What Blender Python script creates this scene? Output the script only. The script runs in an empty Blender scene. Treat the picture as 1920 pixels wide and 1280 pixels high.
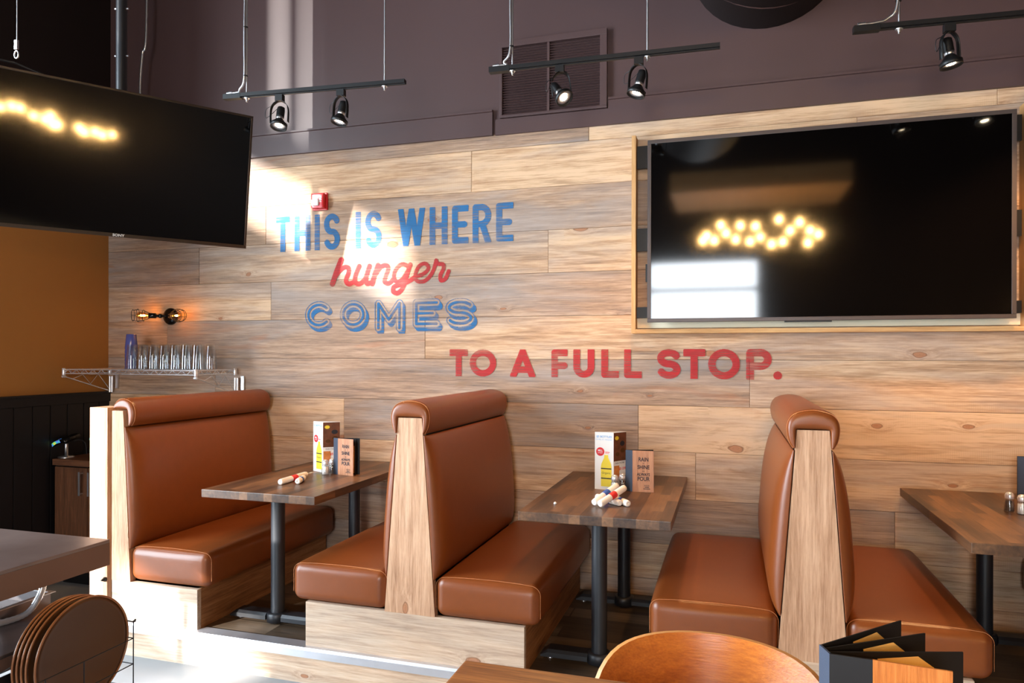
import bpy, bmesh, math, random
import numpy as np
from mathutils import Vector, Matrix
random.seed(7)
C = bpy.context.scene.collection
SC = bpy.context.scene
PI = math.pi

# ---------------------------------------------------------------- camera, world, sun, window light, exposure
yaw, roll_ = math.radians(17.088), math.radians(0.1446)
F = Vector((-math.sin(yaw), math.cos(yaw), 0)); R0 = Vector((math.cos(yaw), math.sin(yaw), 0)); U0 = Vector((0, 0, 1))
RT = R0 * math.cos(roll_) + U0 * math.sin(roll_); UP = -R0 * math.sin(roll_) + U0 * math.cos(roll_)
cam_d = bpy.data.cameras.new('camera'); cam = bpy.data.objects.new('camera', cam_d); C.objects.link(cam)
M4 = Matrix((RT, UP, -F)).transposed().to_4x4(); M4.translation = Vector((0, 0, 1.5)); cam.matrix_world = M4
cam_d.sensor_width = 36.0; cam_d.lens = 1329.2 / 1920 * 36; cam_d.shift_y = 27.29 / 1920; cam_d.clip_start = 0.02
SC.camera = cam

W = bpy.data.worlds.new('sky'); SC.world = W; W.use_nodes = True
W.node_tree.nodes['Background'].inputs[0].default_value = (0.75, 0.87, 1.0, 1)
W.node_tree.nodes['Background'].inputs[1].default_value = 0.9

def lamp(name, kind, loc, energy, color, aim=None, **k):
    d = bpy.data.lights.new(name, kind); o = bpy.data.objects.new(name, d); C.objects.link(o); o.location = loc
    d.energy = energy; d.color = color
    for a, v in k.items(): setattr(d, a, v)
    if aim is not None: o.rotation_euler = Vector(aim).to_track_quat('-Z', 'Y').to_euler()
    return o
SUN = Vector((0.45, 0.89, -0.226))
lamp('sun', 'SUN', (-12, -14, 6), 17.0, (1.0, 0.97, 0.93), SUN, angle=math.radians(1.6))
lamp('daylight_side_window', 'AREA', (-6.03, 0.5, 3.2), 640, (0.76, 0.89, 1.0), (1, 0, 0), shape='RECTANGLE', size=3.4, size_y=2.6)
lamp('daylight_low_side_window', 'AREA', (-6.03, -0.3, 1.05), 470, (0.76, 0.89, 1.0), (1, 0, 0), shape='RECTANGLE', size=4.6, size_y=1.6)
lamp('daylight_rear_window', 'AREA', (-.5, -5.12, 1.85), 280, (0.86, 0.93, 1.0), (0, 1, 0), shape='RECTANGLE', size=2.0, size_y=2.9)
SC.view_settings.view_transform = 'Standard'; SC.view_settings.look = 'None'
SC.view_settings.gamma = 1; SC.view_settings.use_curve_mapping = False
SC.view_settings.exposure = 0.26

# ---------------------------------------------------------------- materials
def lin(r, g, b):
    f = lambda c: (c / 255 / 12.92) if c / 255 <= 0.04045 else ((c / 255 + 0.055) / 1.055) ** 2.4
    return (f(r), f(g), f(b), 1)
def newmat(name):
    m = bpy.data.materials.new(name); m.use_nodes = True
    nt = m.node_tree; b = nt.nodes['Principled BSDF']
    return m, nt, b
def N(nt, t, **k):
    n = nt.nodes.new(t)
    for a, v in k.items(): setattr(n, a, v)
    return n
def mathn(nt, op, a, b=None, c=None, clamp=False):
    n = N(nt, 'ShaderNodeMath', operation=op, use_clamp=clamp)
    for i, v in enumerate((a, b, c)):
        if v is None: continue
        if isinstance(v, (int, float)): n.inputs[i].default_value = v
        else: nt.links.new(v, n.inputs[i])
    return n.outputs[0]
def mixc(nt, fac, a, b, blend='MIX'):
    n = N(nt, 'ShaderNodeMix', data_type='RGBA', blend_type=blend)
    for i, v in ((0, fac), (6, a), (7, b)):
        if isinstance(v, (int, float)): n.inputs[i].default_value = v
        elif isinstance(v, tuple): n.inputs[i].default_value = v
        else: nt.links.new(v, n.inputs[i])
    return n.outputs[2]
def ramp(nt, fac, stops):
    n = N(nt, 'ShaderNodeValToRGB'); e = n.color_ramp.elements
    while len(e) < len(stops): e.new(0.5)
    for i, (p, c) in enumerate(stops): e[i].position = p; e[i].color = c
    nt.links.new(fac, n.inputs[0]); return n.outputs[0]
def noise(nt, vec, scale=(1, 1, 1), detail=4, rough=0.55, dist=0.0, s=1.0):
    mp = N(nt, 'ShaderNodeMapping'); mp.inputs['Scale'].default_value = scale
    nt.links.new(vec, mp.inputs[0])
    n = N(nt, 'ShaderNodeTexNoise'); n.inputs['Scale'].default_value = s
    n.inputs['Detail'].default_value = detail; n.inputs['Roughness'].default_value = rough; n.inputs['Distortion'].default_value = dist
    nt.links.new(mp.outputs[0], n.inputs['Vector']); return n.outputs[0]
def objvec(nt, attr=None, rnd=True):
    tc = N(nt, 'ShaderNodeTexCoord'); v = tc.outputs['Object']
    if rnd:
        oi = N(nt, 'ShaderNodeObjectInfo'); m = mathn(nt, 'MULTIPLY', oi.outputs['Random'], 37.0)
        a = N(nt, 'ShaderNodeVectorMath', operation='ADD'); nt.links.new(v, a.inputs[0]); nt.links.new(m, a.inputs[1]); v = a.outputs[0]
    if attr:
        at = N(nt, 'ShaderNodeAttribute', attribute_name=attr)
        sc = N(nt, 'ShaderNodeVectorMath', operation='SCALE'); sc.inputs['Scale'].default_value = 23.0
        nt.links.new(at.outputs['Vector'], sc.inputs[0])
        a = N(nt, 'ShaderNodeVectorMath', operation='ADD'); nt.links.new(v, a.inputs[0]); nt.links.new(sc.outputs[0], a.inputs[1]); v = a.outputs[0]
        return v, at.outputs['Alpha']
    return v, None
def plain(name, col, rough=0.5, metal=0.0, spec=0.5, bump=0.0, bscale=200, var=0.0, coat=0.0):
    m, nt, b = newmat(name)
    b.inputs['Roughness'].default_value = rough; b.inputs['Metallic'].default_value = metal
    b.inputs['Specular IOR Level'].default_value = spec; b.inputs['Coat Weight'].default_value = coat
    v, _ = objvec(nt)
    n = noise(nt, v, s=bscale * 0.04 if var else 6, detail=4)
    d = tuple(c * (1 - var) for c in col[:3]) + (1,)
    nt.links.new(mixc(nt, n, d, tuple(min(1, c * (1 + var)) for c in col[:3]) + (1,)), b.inputs['Base Color'])
    if bump:
        nb = noise(nt, v, s=bscale, detail=3); bp = N(nt, 'ShaderNodeBump'); bp.inputs['Strength'].default_value = bump
        bp.inputs['Distance'].default_value = 0.002; nt.links.new(nb, bp.inputs['Height']); nt.links.new(bp.outputs[0], b.inputs['Normal'])
    return m
def emit(name, col, s):
    m, nt, b = newmat(name); b.inputs['Base Color'].default_value = (0.02, 0.02, 0.02, 1)
    b.inputs['Emission Color'].default_value = col; b.inputs['Emission Strength'].default_value = s; return m
def wood(name, light, mid, dark, grey=None, axis='X', rough=0.62, knots=0.5, attr=None, knotcol=lin(170, 112, 76), saw=0.0, gs=1.0, spec=0.3, greyamt=0.6, tonekeep=None):
    m, nt, b = newmat(name)
    v, tone = objvec(nt, attr)
    if attr:                                          # planks: object-space position plus a per-plank offset
        pass
    ax = {'X': 0, 'Y': 1, 'Z': 2}[axis]
    def S(a, c): t = [c, c, c]; t[ax] = a; return tuple(t)
    # knots
    s0 = N(nt, 'ShaderNodeSeparateXYZ'); nt.links.new(v, s0.inputs[0]); o1, o2 = [i for i in range(3) if i != ax]
    kc = N(nt, 'ShaderNodeCombineXYZ'); nt.links.new(s0.outputs[ax], kc.inputs[0]); nt.links.new(mathn(nt, 'ADD', s0.outputs[o1], s0.outputs[o2]), kc.inputs[1])
    mpk = N(nt, 'ShaderNodeMapping'); mpk.inputs['Scale'].default_value = (1.6 * gs, 3.4 * gs, 0); nt.links.new(kc.outputs[0], mpk.inputs[0])
    wob = N(nt, 'ShaderNodeTexNoise'); wob.inputs['Scale'].default_value = 5.0; nt.links.new(mpk.outputs[0], wob.inputs['Vector'])
    wv = N(nt, 'ShaderNodeVectorMath', operation='SCALE'); wv.inputs['Scale'].default_value = 0.085; nt.links.new(wob.outputs['Color'], wv.inputs[0])
    wa = N(nt, 'ShaderNodeVectorMath', operation='ADD'); nt.links.new(mpk.outputs[0], wa.inputs[0]); nt.links.new(wv.outputs[0], wa.inputs[1])
    vo = N(nt, 'ShaderNodeTexVoronoi', voronoi_dimensions='2D'); vo.inputs['Scale'].default_value = 1.0; nt.links.new(wa.outputs[0], vo.inputs['Vector'])
    sep = N(nt, 'ShaderNodeSeparateColor'); nt.links.new(vo.outputs['Color'], sep.inputs[0])
    on = mathn(nt, 'LESS_THAN', sep.outputs[0], knots)
    size = mathn(nt, 'MULTIPLY_ADD', sep.outputs[1], 0.06, 0.025)
    kd = mathn(nt, 'DIVIDE', vo.outputs['Distance'], size)
    kmask = mathn(nt, 'MULTIPLY', on, ramp(nt, kd, [(0.75, (1, 1, 1, 1)), (1.0, (0, 0, 0, 1))]))
    kring = mathn(nt, 'MULTIPLY', on, ramp(nt, kd, [(0.72, (0, 0, 0, 1)), (0.86, (1, 1, 1, 1)), (1.0, (0, 0, 0, 1))]))
    halo = mathn(nt, 'MULTIPLY', on, mathn(nt, 'POWER', 2.718, mathn(nt, 'MULTIPLY', kd, -0.9)))
    # grain, bent around the knots
    sx = N(nt, 'ShaderNodeSeparateXYZ'); nt.links.new(v, sx.inputs[0])
    cx = N(nt, 'ShaderNodeCombineXYZ')
    for i in range(3):
        o = sx.outputs[i]
        if i != ax: o = mathn(nt, 'ADD', o, mathn(nt, 'MULTIPLY', halo, 0.06))
        nt.links.new(o, cx.inputs[i])
    g = cx.outputs[0]
    n1 = noise(nt, g, S(1.2 * gs, 24 * gs), detail=7, rough=0.62, dist=0.35)
    n2 = noise(nt, g, S(5 * gs, 105 * gs), detail=4, rough=0.7)
    n3 = noise(nt, g, S(0.8 * gs, 5 * gs), detail=4, rough=0.55, dist=0.8)
    fac = mathn(nt, 'ADD', mathn(nt, 'MULTIPLY', n1, 0.5), mathn(nt, 'MULTIPLY', n2, 0.5))
    if tone is not None:
        fac = mathn(nt, 'ADD', fac, mathn(nt, 'MULTIPLY', mathn(nt, 'SUBTRACT', tone, 0.5), 0.40))
    col = ramp(nt, fac, [(0.32, dark), (0.49, mid), (0.63, light)])
    if grey is not None:
        gm = ramp(nt, n3, [(0.42, (0, 0, 0, 1)), (0.66, (1, 1, 1, 1))])
        gm = mathn(nt, 'MULTIPLY', gm, greyamt)
        if tone is not None:
            gm = mathn(nt, 'ADD', gm, mathn(nt, 'MULTIPLY', mathn(nt, 'SUBTRACT', 0.64, tone), 1.6), clamp=True)
        gcol = ramp(nt, fac, [(0.28, tuple(c * 0.55 for c in grey[:3]) + (1,)), (0.62, grey)])
        col = mixc(nt, gm, col, gcol)
    h = n2
    if saw:
        wt = N(nt, 'ShaderNodeTexWave', bands_direction='XYZ'[ax] if axis != 'XYZ' else 'X'); wt.inputs['Scale'].default_value = 36
        wt.inputs['Distortion'].default_value = 2.0; wt.inputs['Detail'].default_value = 1; wt.inputs['Detail Scale'].default_value = 0.6
        nt.links.new(v, wt.inputs[0])
        pm = ramp(nt, noise(nt, v, S(1.6, 5), detail=2), [(0.48, (0, 0, 0, 1)), (0.6, (1, 1, 1, 1))])
        sw = mathn(nt, 'MULTIPLY', wt.outputs[1], pm)
        col = mixc(nt, mathn(nt, 'MULTIPLY', sw, saw), col, tuple(c * 0.6 for c in mid[:3]) + (1,))
        h = mathn(nt, 'ADD', n2, mathn(nt, 'MULTIPLY', sw, 0.4))
    if attr:
        st = ramp(nt, noise(nt, g, S(1.4, 12), detail=4, rough=0.6, dist=1.2), [(0.60, (0, 0, 0, 1)), (0.72, (1, 1, 1, 1))])
        col = mixc(nt, mathn(nt, 'MULTIPLY', st, 0.55), col, tuple(c * 0.62 for c in mid[:3]) + (1,))
        tn = ramp(nt, noise(nt, g, S(1.1, 7), detail=3, dist=1.5), [(0.62, (0, 0, 0, 1)), (0.74, (1, 1, 1, 1))])
        col = mixc(nt, mathn(nt, 'MULTIPLY', tn, 0.45), col, knotcol)
    col = mixc(nt, mathn(nt, 'MULTIPLY', halo, 0.30), col, tuple(c * 0.75 for c in knotcol[:3]) + (1,))
    col = mixc(nt, mathn(nt, 'MULTIPLY', kmask, 0.8), col, mixc(nt, n2, tuple(c * 0.6 for c in knotcol[:3]) + (1,), tuple(min(1, c * 1.25) for c in knotcol[:3]) + (1,)))
    col = mixc(nt, mathn(nt, 'MULTIPLY', kring, 0.65), col, tuple(c * 0.3 for c in knotcol[:3]) + (1,))
    nt.links.new(col, b.inputs['Base Color'])
    b.inputs['Roughness'].default_value = rough; b.inputs['Specular IOR Level'].default_value = spec
    bp = N(nt, 'ShaderNodeBump'); bp.inputs['Strength'].default_value = 0.25; bp.inputs['Distance'].default_value = 0.002
    nt.links.new(h, bp.inputs['Height']); nt.links.new(bp.outputs[0], b.inputs['Normal'])
    return m
def strips(name, cols, axis='Y', length=0.42, width=0.05, rough=0.45, spec=0.4, mortar=0.0):
    """butcher block or floorboards: brick pattern of staves, each with its own tone, plus grain"""
    m, nt, b = newmat(name)
    v, _ = objvec(nt, rnd=False)
    s = N(nt, 'ShaderNodeSeparateXYZ'); nt.links.new(v, s.inputs[0]); c = N(nt, 'ShaderNodeCombineXYZ')
    l, a = (1, 0) if axis == 'Y' else (0, 1)
    nt.links.new(s.outputs[l], c.inputs[0]); nt.links.new(mathn(nt, 'ADD', s.outputs[a], mathn(nt, 'MULTIPLY', s.outputs[2], 0.01)), c.inputs[1])
    br = N(nt, 'ShaderNodeTexBrick'); br.offset = 0.37; br.offset_frequency = 2; br.squash = 1.0
    br.inputs['Scale'].default_value = 1.0; br.inputs['Brick Width'].default_value = length; br.inputs['Row Height'].default_value = width
    br.inputs['Mortar Size'].default_value = mortar; br.inputs['Bias'].default_value = 0.0
    br.inputs['Color1'].default_value = (0, 0, 0, 1); br.inputs['Color2'].default_value = (1, 1, 1, 1); br.inputs['Mortar'].default_value = (0, 0, 0, 1)
    nt.links.new(c.outputs[0], br.inputs[0])
    t = [60, 60, 60]; t[l] = 4
    off = N(nt, 'ShaderNodeVectorMath', operation='ADD'); nt.links.new(v, off.inputs[0])
    sc = N(nt, 'ShaderNodeVectorMath', operation='SCALE'); sc.inputs['Scale'].default_value = 9; nt.links.new(br.outputs[0], sc.inputs[0]); nt.links.new(sc.outputs[0], off.inputs[1])
    g = noise(nt, off.outputs[0], tuple(t), detail=4, dist=0.4)
    t2 = [9, 9, 9]; t2[l] = 2.2
    g2 = noise(nt, off.outputs[0], tuple(t2), detail=3, dist=0.6)
    fac = mathn(nt, 'ADD', mathn(nt, 'ADD', mathn(nt, 'MULTIPLY', br.outputs[0], 0.30), mathn(nt, 'MULTIPLY', g, 0.32)), mathn(nt, 'MULTIPLY', g2, 0.40))
    col = ramp(nt, fac, [(0.28, cols[0]), (0.50, cols[1]), (0.72, cols[2])])
    nt.links.new(col, b.inputs['Base Color'])
    b.inputs['Roughness'].default_value = rough; b.inputs['Specular IOR Level'].default_value = spec
    bp = N(nt, 'ShaderNodeBump'); bp.inputs['Strength'].default_value = 0.1; bp.inputs['Distance'].default_value = 0.001
    nt.links.new(g, bp.inputs['Height']); nt.links.new(bp.outputs[0], b.inputs['Normal'])
    return m
def paintmat(name, col, wear=0.5):
    m, nt, b = newmat(name)
    b.inputs['Base Color'].default_value = col; b.inputs['Roughness'].default_value = 0.7; b.inputs['Specular IOR Level'].default_value = 0.2
    v, _ = objvec(nt, rnd=False)
    n = noise(nt, v, (4, 1, 130), detail=3, rough=0.6); n2 = noise(nt, v, (5, 1, 3), detail=2)
    f = mathn(nt, 'ADD', mathn(nt, 'MULTIPLY', n, 0.55), mathn(nt, 'MULTIPLY', n2, 0.45))
    a = ramp(nt, f, [(0.36, (1 - wear,) * 3 + (1,)), (0.56, (0.93, 0.93, 0.93, 1))])
    nt.links.new(a, b.inputs['Alpha']); return m

MT = {}
MT['wall'] = wood('weathered_plank_wall', lin(216, 182, 147), lin(180, 141, 106), lin(104, 75, 55), grey=lin(168, 152, 142), axis='X', attr='plank', knots=0.42, saw=0.22, greyamt=0.65)
MT['pine_v'] = wood('pine_upright', lin(212, 172, 140), lin(188, 146, 114), lin(140, 98, 70), axis='Z', knots=0.34, gs=1.4, saw=0.0)
MT['pine_h'] = wood('pine_horizontal', lin(222, 200, 176), lin(202, 174, 148), lin(158, 126, 102), grey=lin(176, 160, 146), axis='X', knots=0.42, greyamt=0.5)
MT['pine_y'] = wood('pine_along_bench', lin(176, 128, 84), lin(150, 102, 62), lin(104, 68, 40), axis='Y', knots=0.3)
MT['frame_pine'] = wood('raw_pine_trim', lin(214, 170, 116), lin(194, 146, 94), lin(160, 110, 66), axis='X', knots=0.15)
MT['frame_pine_v'] = wood('raw_pine_trim_upright', lin(214, 170, 116), lin(194, 146, 94), lin(160, 110, 66), axis='Z', knots=0.15)
MT['white_board'] = plain('primed_board', lin(226, 214, 186), 0.7, var=0.05)
MT['walnut'] = wood('walnut_laminate', lin(120, 80, 54), lin(96, 62, 42), lin(66, 42, 28), axis='Z', knots=0.0, gs=1.6, rough=0.45)
MT['walnut_h'] = wood('walnut_laminate_flat', lin(124, 82, 54), lin(98, 62, 42), lin(70, 44, 30), axis='X', knots=0.0, gs=1.6, rough=0.45)
MT['table'] = strips('stained_butcher_block', (lin(44, 33, 28), lin(86, 61, 44), lin(132, 94, 64)), 'Y', 0.42, 0.052, rough=0.36)
MT['table_end'] = wood('stained_end_grain', lin(128, 98, 80), lin(100, 78, 68), lin(66, 54, 52), axis='X', knots=0.0, gs=3.0, rough=0.4)
MT['rustic'] = wood('rustic_table_wood', lin(176, 112, 58), lin(140, 82, 40), lin(84, 48, 24), axis='X', knots=0.1, gs=1.2, rough=0.4)
MT['ply'] = wood('honey_bentwood', lin(206, 122, 44), lin(186, 102, 34), lin(158, 82, 26), axis='X', knots=0.0, gs=2.5, rough=0.30, spec=0.5)
MT['ply_edge'] = plain('bentwood_edge', lin(204, 140, 78), 0.5, var=0.08)
MT['leather'] = plain('cognac_leather', lin(124, 63, 24), 0.36, spec=0.5, bump=0.12, bscale=420, var=0.10)
MT['thread'] = plain('pale_thread', lin(196, 126, 78), 0.6)
MT['iron'] = plain('black_powder_coat', lin(30, 31, 35), 0.42, spec=0.5, bump=0.1, bscale=900, var=0.1)
MT['black'] = plain('matte_black', lin(16, 15, 16), 0.45, spec=0.4, var=0.1)
MT['gloss_black'] = plain('gloss_black', lin(12, 11, 11), 0.15)
MT['bezel'] = plain('brushed_tv_bezel', lin(72, 62, 60), 0.4, metal=0.3, var=0.05)
MT['bezel_dark'] = plain('dark_tv_bezel', lin(40, 28, 22), 0.35, var=0.05)
MT['screen'] = plain('tv_screen_glass', lin(4, 3, 3), 0.06, spec=1.0)
MT['chrome'] = plain('chrome_wire', (0.85, 0.85, 0.87, 1), 0.24, metal=0.65, spec=0.8)
MT['zinc'] = plain('galvanised_steel', (0.72, 0.72, 0.74, 1), 0.35, metal=1.0, var=0.1)
MT['steel'] = plain('brushed_steel', (0.27, 0.235, 0.235, 1), 0.34, metal=0.9, var=0.25)
MT['steel_edge'] = plain('brushed_steel_edge', lin(118, 92, 80), 0.5, metal=0.4, var=0.08)
MT['nosing'] = plain('metal_step_nosing', (0.72, 0.72, 0.76, 1), 0.42, metal=0.85, var=0.12)
MT['purple'] = plain('aubergine_wall_paint', lin(78, 58, 57), 0.42, spec=0.4, bump=0.05, bscale=60, var=0.05)
MT['darkpaint'] = plain('near_black_wall_paint', lin(28, 20, 19), 0.55, spec=0.3, var=0.05)
MT['gold'] = plain('caramel_wall_paint', lin(160, 108, 52), 0.6, spec=0.25, var=0.03)
MT['wainscot'] = plain('black_panelling', lin(18, 16, 18), 0.4, spec=0.4, var=0.1)
MT['concrete'] = plain('polished_concrete', lin(146, 152, 157), 0.38, spec=0.45, bump=0.03, bscale=40, var=0.10)
MT['deck'] = strips('dark_floorboards', (lin(44, 34, 26), lin(86, 70, 54), lin(120, 102, 84)), 'X', 1.1, 0.15, rough=0.42, mortar=0.004)
MT['ceiling'] = plain('black_ceiling_paint', lin(22, 18, 18), 0.8)
MT['plaster'] = plain('warm_grey_paint', lin(96, 76, 62), 0.7, var=0.04)
MT['blue_paint'] = paintmat('worn_blue_paint', lin(48, 108, 158), 0.75)
MT['red_paint'] = paintmat('worn_red_paint', lin(180, 50, 52), 0.65)
MT['alarm_red'] = plain('alarm_red_plastic', lin(205, 24, 30), 0.35)
MT['white'] = plain('white_paper', lin(240, 238, 234), 0.6, var=0.02)
MT['white_plastic'] = plain('white_plastic', lin(232, 232, 230), 0.35)
MT['offwhite'] = plain('paper_napkin', lin(240, 232, 222), 0.8, bump=0.3, bscale=300, var=0.04)
MT['red'] = plain('red_print', lin(214, 40, 42), 0.6)
MT['blue'] = plain('blue_print', lin(52, 92, 170), 0.6)
MT['skyblue'] = plain('pale_blue_print', lin(120, 176, 224), 0.6)
MT['yellow'] = plain('yellow_print', lin(238, 214, 60), 0.6, var=0.15)
MT['ink'] = plain('dark_ink', lin(30, 30, 38), 0.6)
MT['photo'] = plain('brown_photo_print', lin(104, 62, 42), 0.35, var=0.7, bscale=900)
MT['photo2'] = plain('orange_photo_print', lin(206, 128, 66), 0.35, var=0.4, bscale=900)
MT['navy'] = plain('slate_book_cloth', lin(52, 62, 80), 0.6, bump=0.2, bscale=900, var=0.1)
MT['menu_wood'] = wood('menu_wood_cover', lin(204, 150, 112), lin(186, 130, 96), lin(160, 106, 76), axis='Z', knots=0.0, gs=3, rough=0.5)
MT['menu_wood_warm'] = wood('menu_wood_cover_warm', lin(214, 136, 66), lin(196, 116, 50), lin(168, 92, 36), axis='Z', knots=0.0, gs=3, rough=0.5)
MT['orange_paper'] = plain('amber_menu_page', lin(250, 198, 112), 0.6, var=0.1)
MT['tray'] = plain('brown_tray', lin(82, 50, 20), 0.4, spec=0.4, var=0.08)
MT['tray_rim'] = plain('tray_rim', lin(140, 88, 50), 0.35, var=0.08)
MT['salt'] = plain('salt_grains', lin(240, 238, 235), 0.9)
MT['pepper'] = plain('pepper_grains', lin(92, 80, 70), 0.9, var=0.5, bscale=2500)
MT['lens'] = emit('lit_lamp_lens', (1.0, 0.82, 0.55, 1), 40)
MT['filament'] = emit('warm_filament_bulb', (1.0, 0.46, 0.10, 1), 160)
MT['pendant'] = emit('warm_pendant_bulb', (1.0, 0.58, 0.2, 1), 260)
def thinglass(name, tint, edge=0.35):
    m, nt, b = newmat(name); nt.nodes.remove(b); out = nt.nodes['Material Output']
    tr = N(nt, 'ShaderNodeBsdfTransparent'); tr.inputs[0].default_value = tint; gl = N(nt, 'ShaderNodeBsdfGlossy'); gl.inputs['Roughness'].default_value = 0.04
    lw = N(nt, 'ShaderNodeLayerWeight'); lw.inputs['Blend'].default_value = edge
    f = mathn(nt, 'MULTIPLY_ADD', lw.outputs['Facing'], 0.45, 0.08); mx = N(nt, 'ShaderNodeMixShader'); nt.links.new(f, mx.inputs[0])
    nt.links.new(tr.outputs[0], mx.inputs[1]); nt.links.new(gl.outputs[0], mx.inputs[2]); nt.links.new(mx.outputs[0], out.inputs[0]); return m
MT['glass'] = thinglass('clear_glass', (0.97, 0.98, 0.98, 1))
MT['bluecup'] = plain('blue_plastic', lin(104, 112, 190), 0.22, spec=0.6); MT['bluecup'].node_tree.nodes['Principled BSDF'].inputs['Transmission Weight'].default_value = 0.35
MT['amberglass'] = thinglass('amber_glass', (1.0, 0.72, 0.36, 1))
m, nt, b = newmat('painted_rainbow_reflection')  # rainbow reflection painted as colour, with a faint glow added
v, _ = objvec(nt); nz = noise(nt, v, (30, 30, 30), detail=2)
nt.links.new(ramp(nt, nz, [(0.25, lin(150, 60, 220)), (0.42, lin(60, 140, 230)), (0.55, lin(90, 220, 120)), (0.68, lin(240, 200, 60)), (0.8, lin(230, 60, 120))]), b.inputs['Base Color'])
b.inputs['Roughness'].default_value = 0.15; nt.links.new(nt.nodes[-1].outputs[0], b.inputs['Emission Color']); b.inputs['Emission Strength'].default_value = 0.5; MT['rainbow_reflection'] = m

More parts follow.
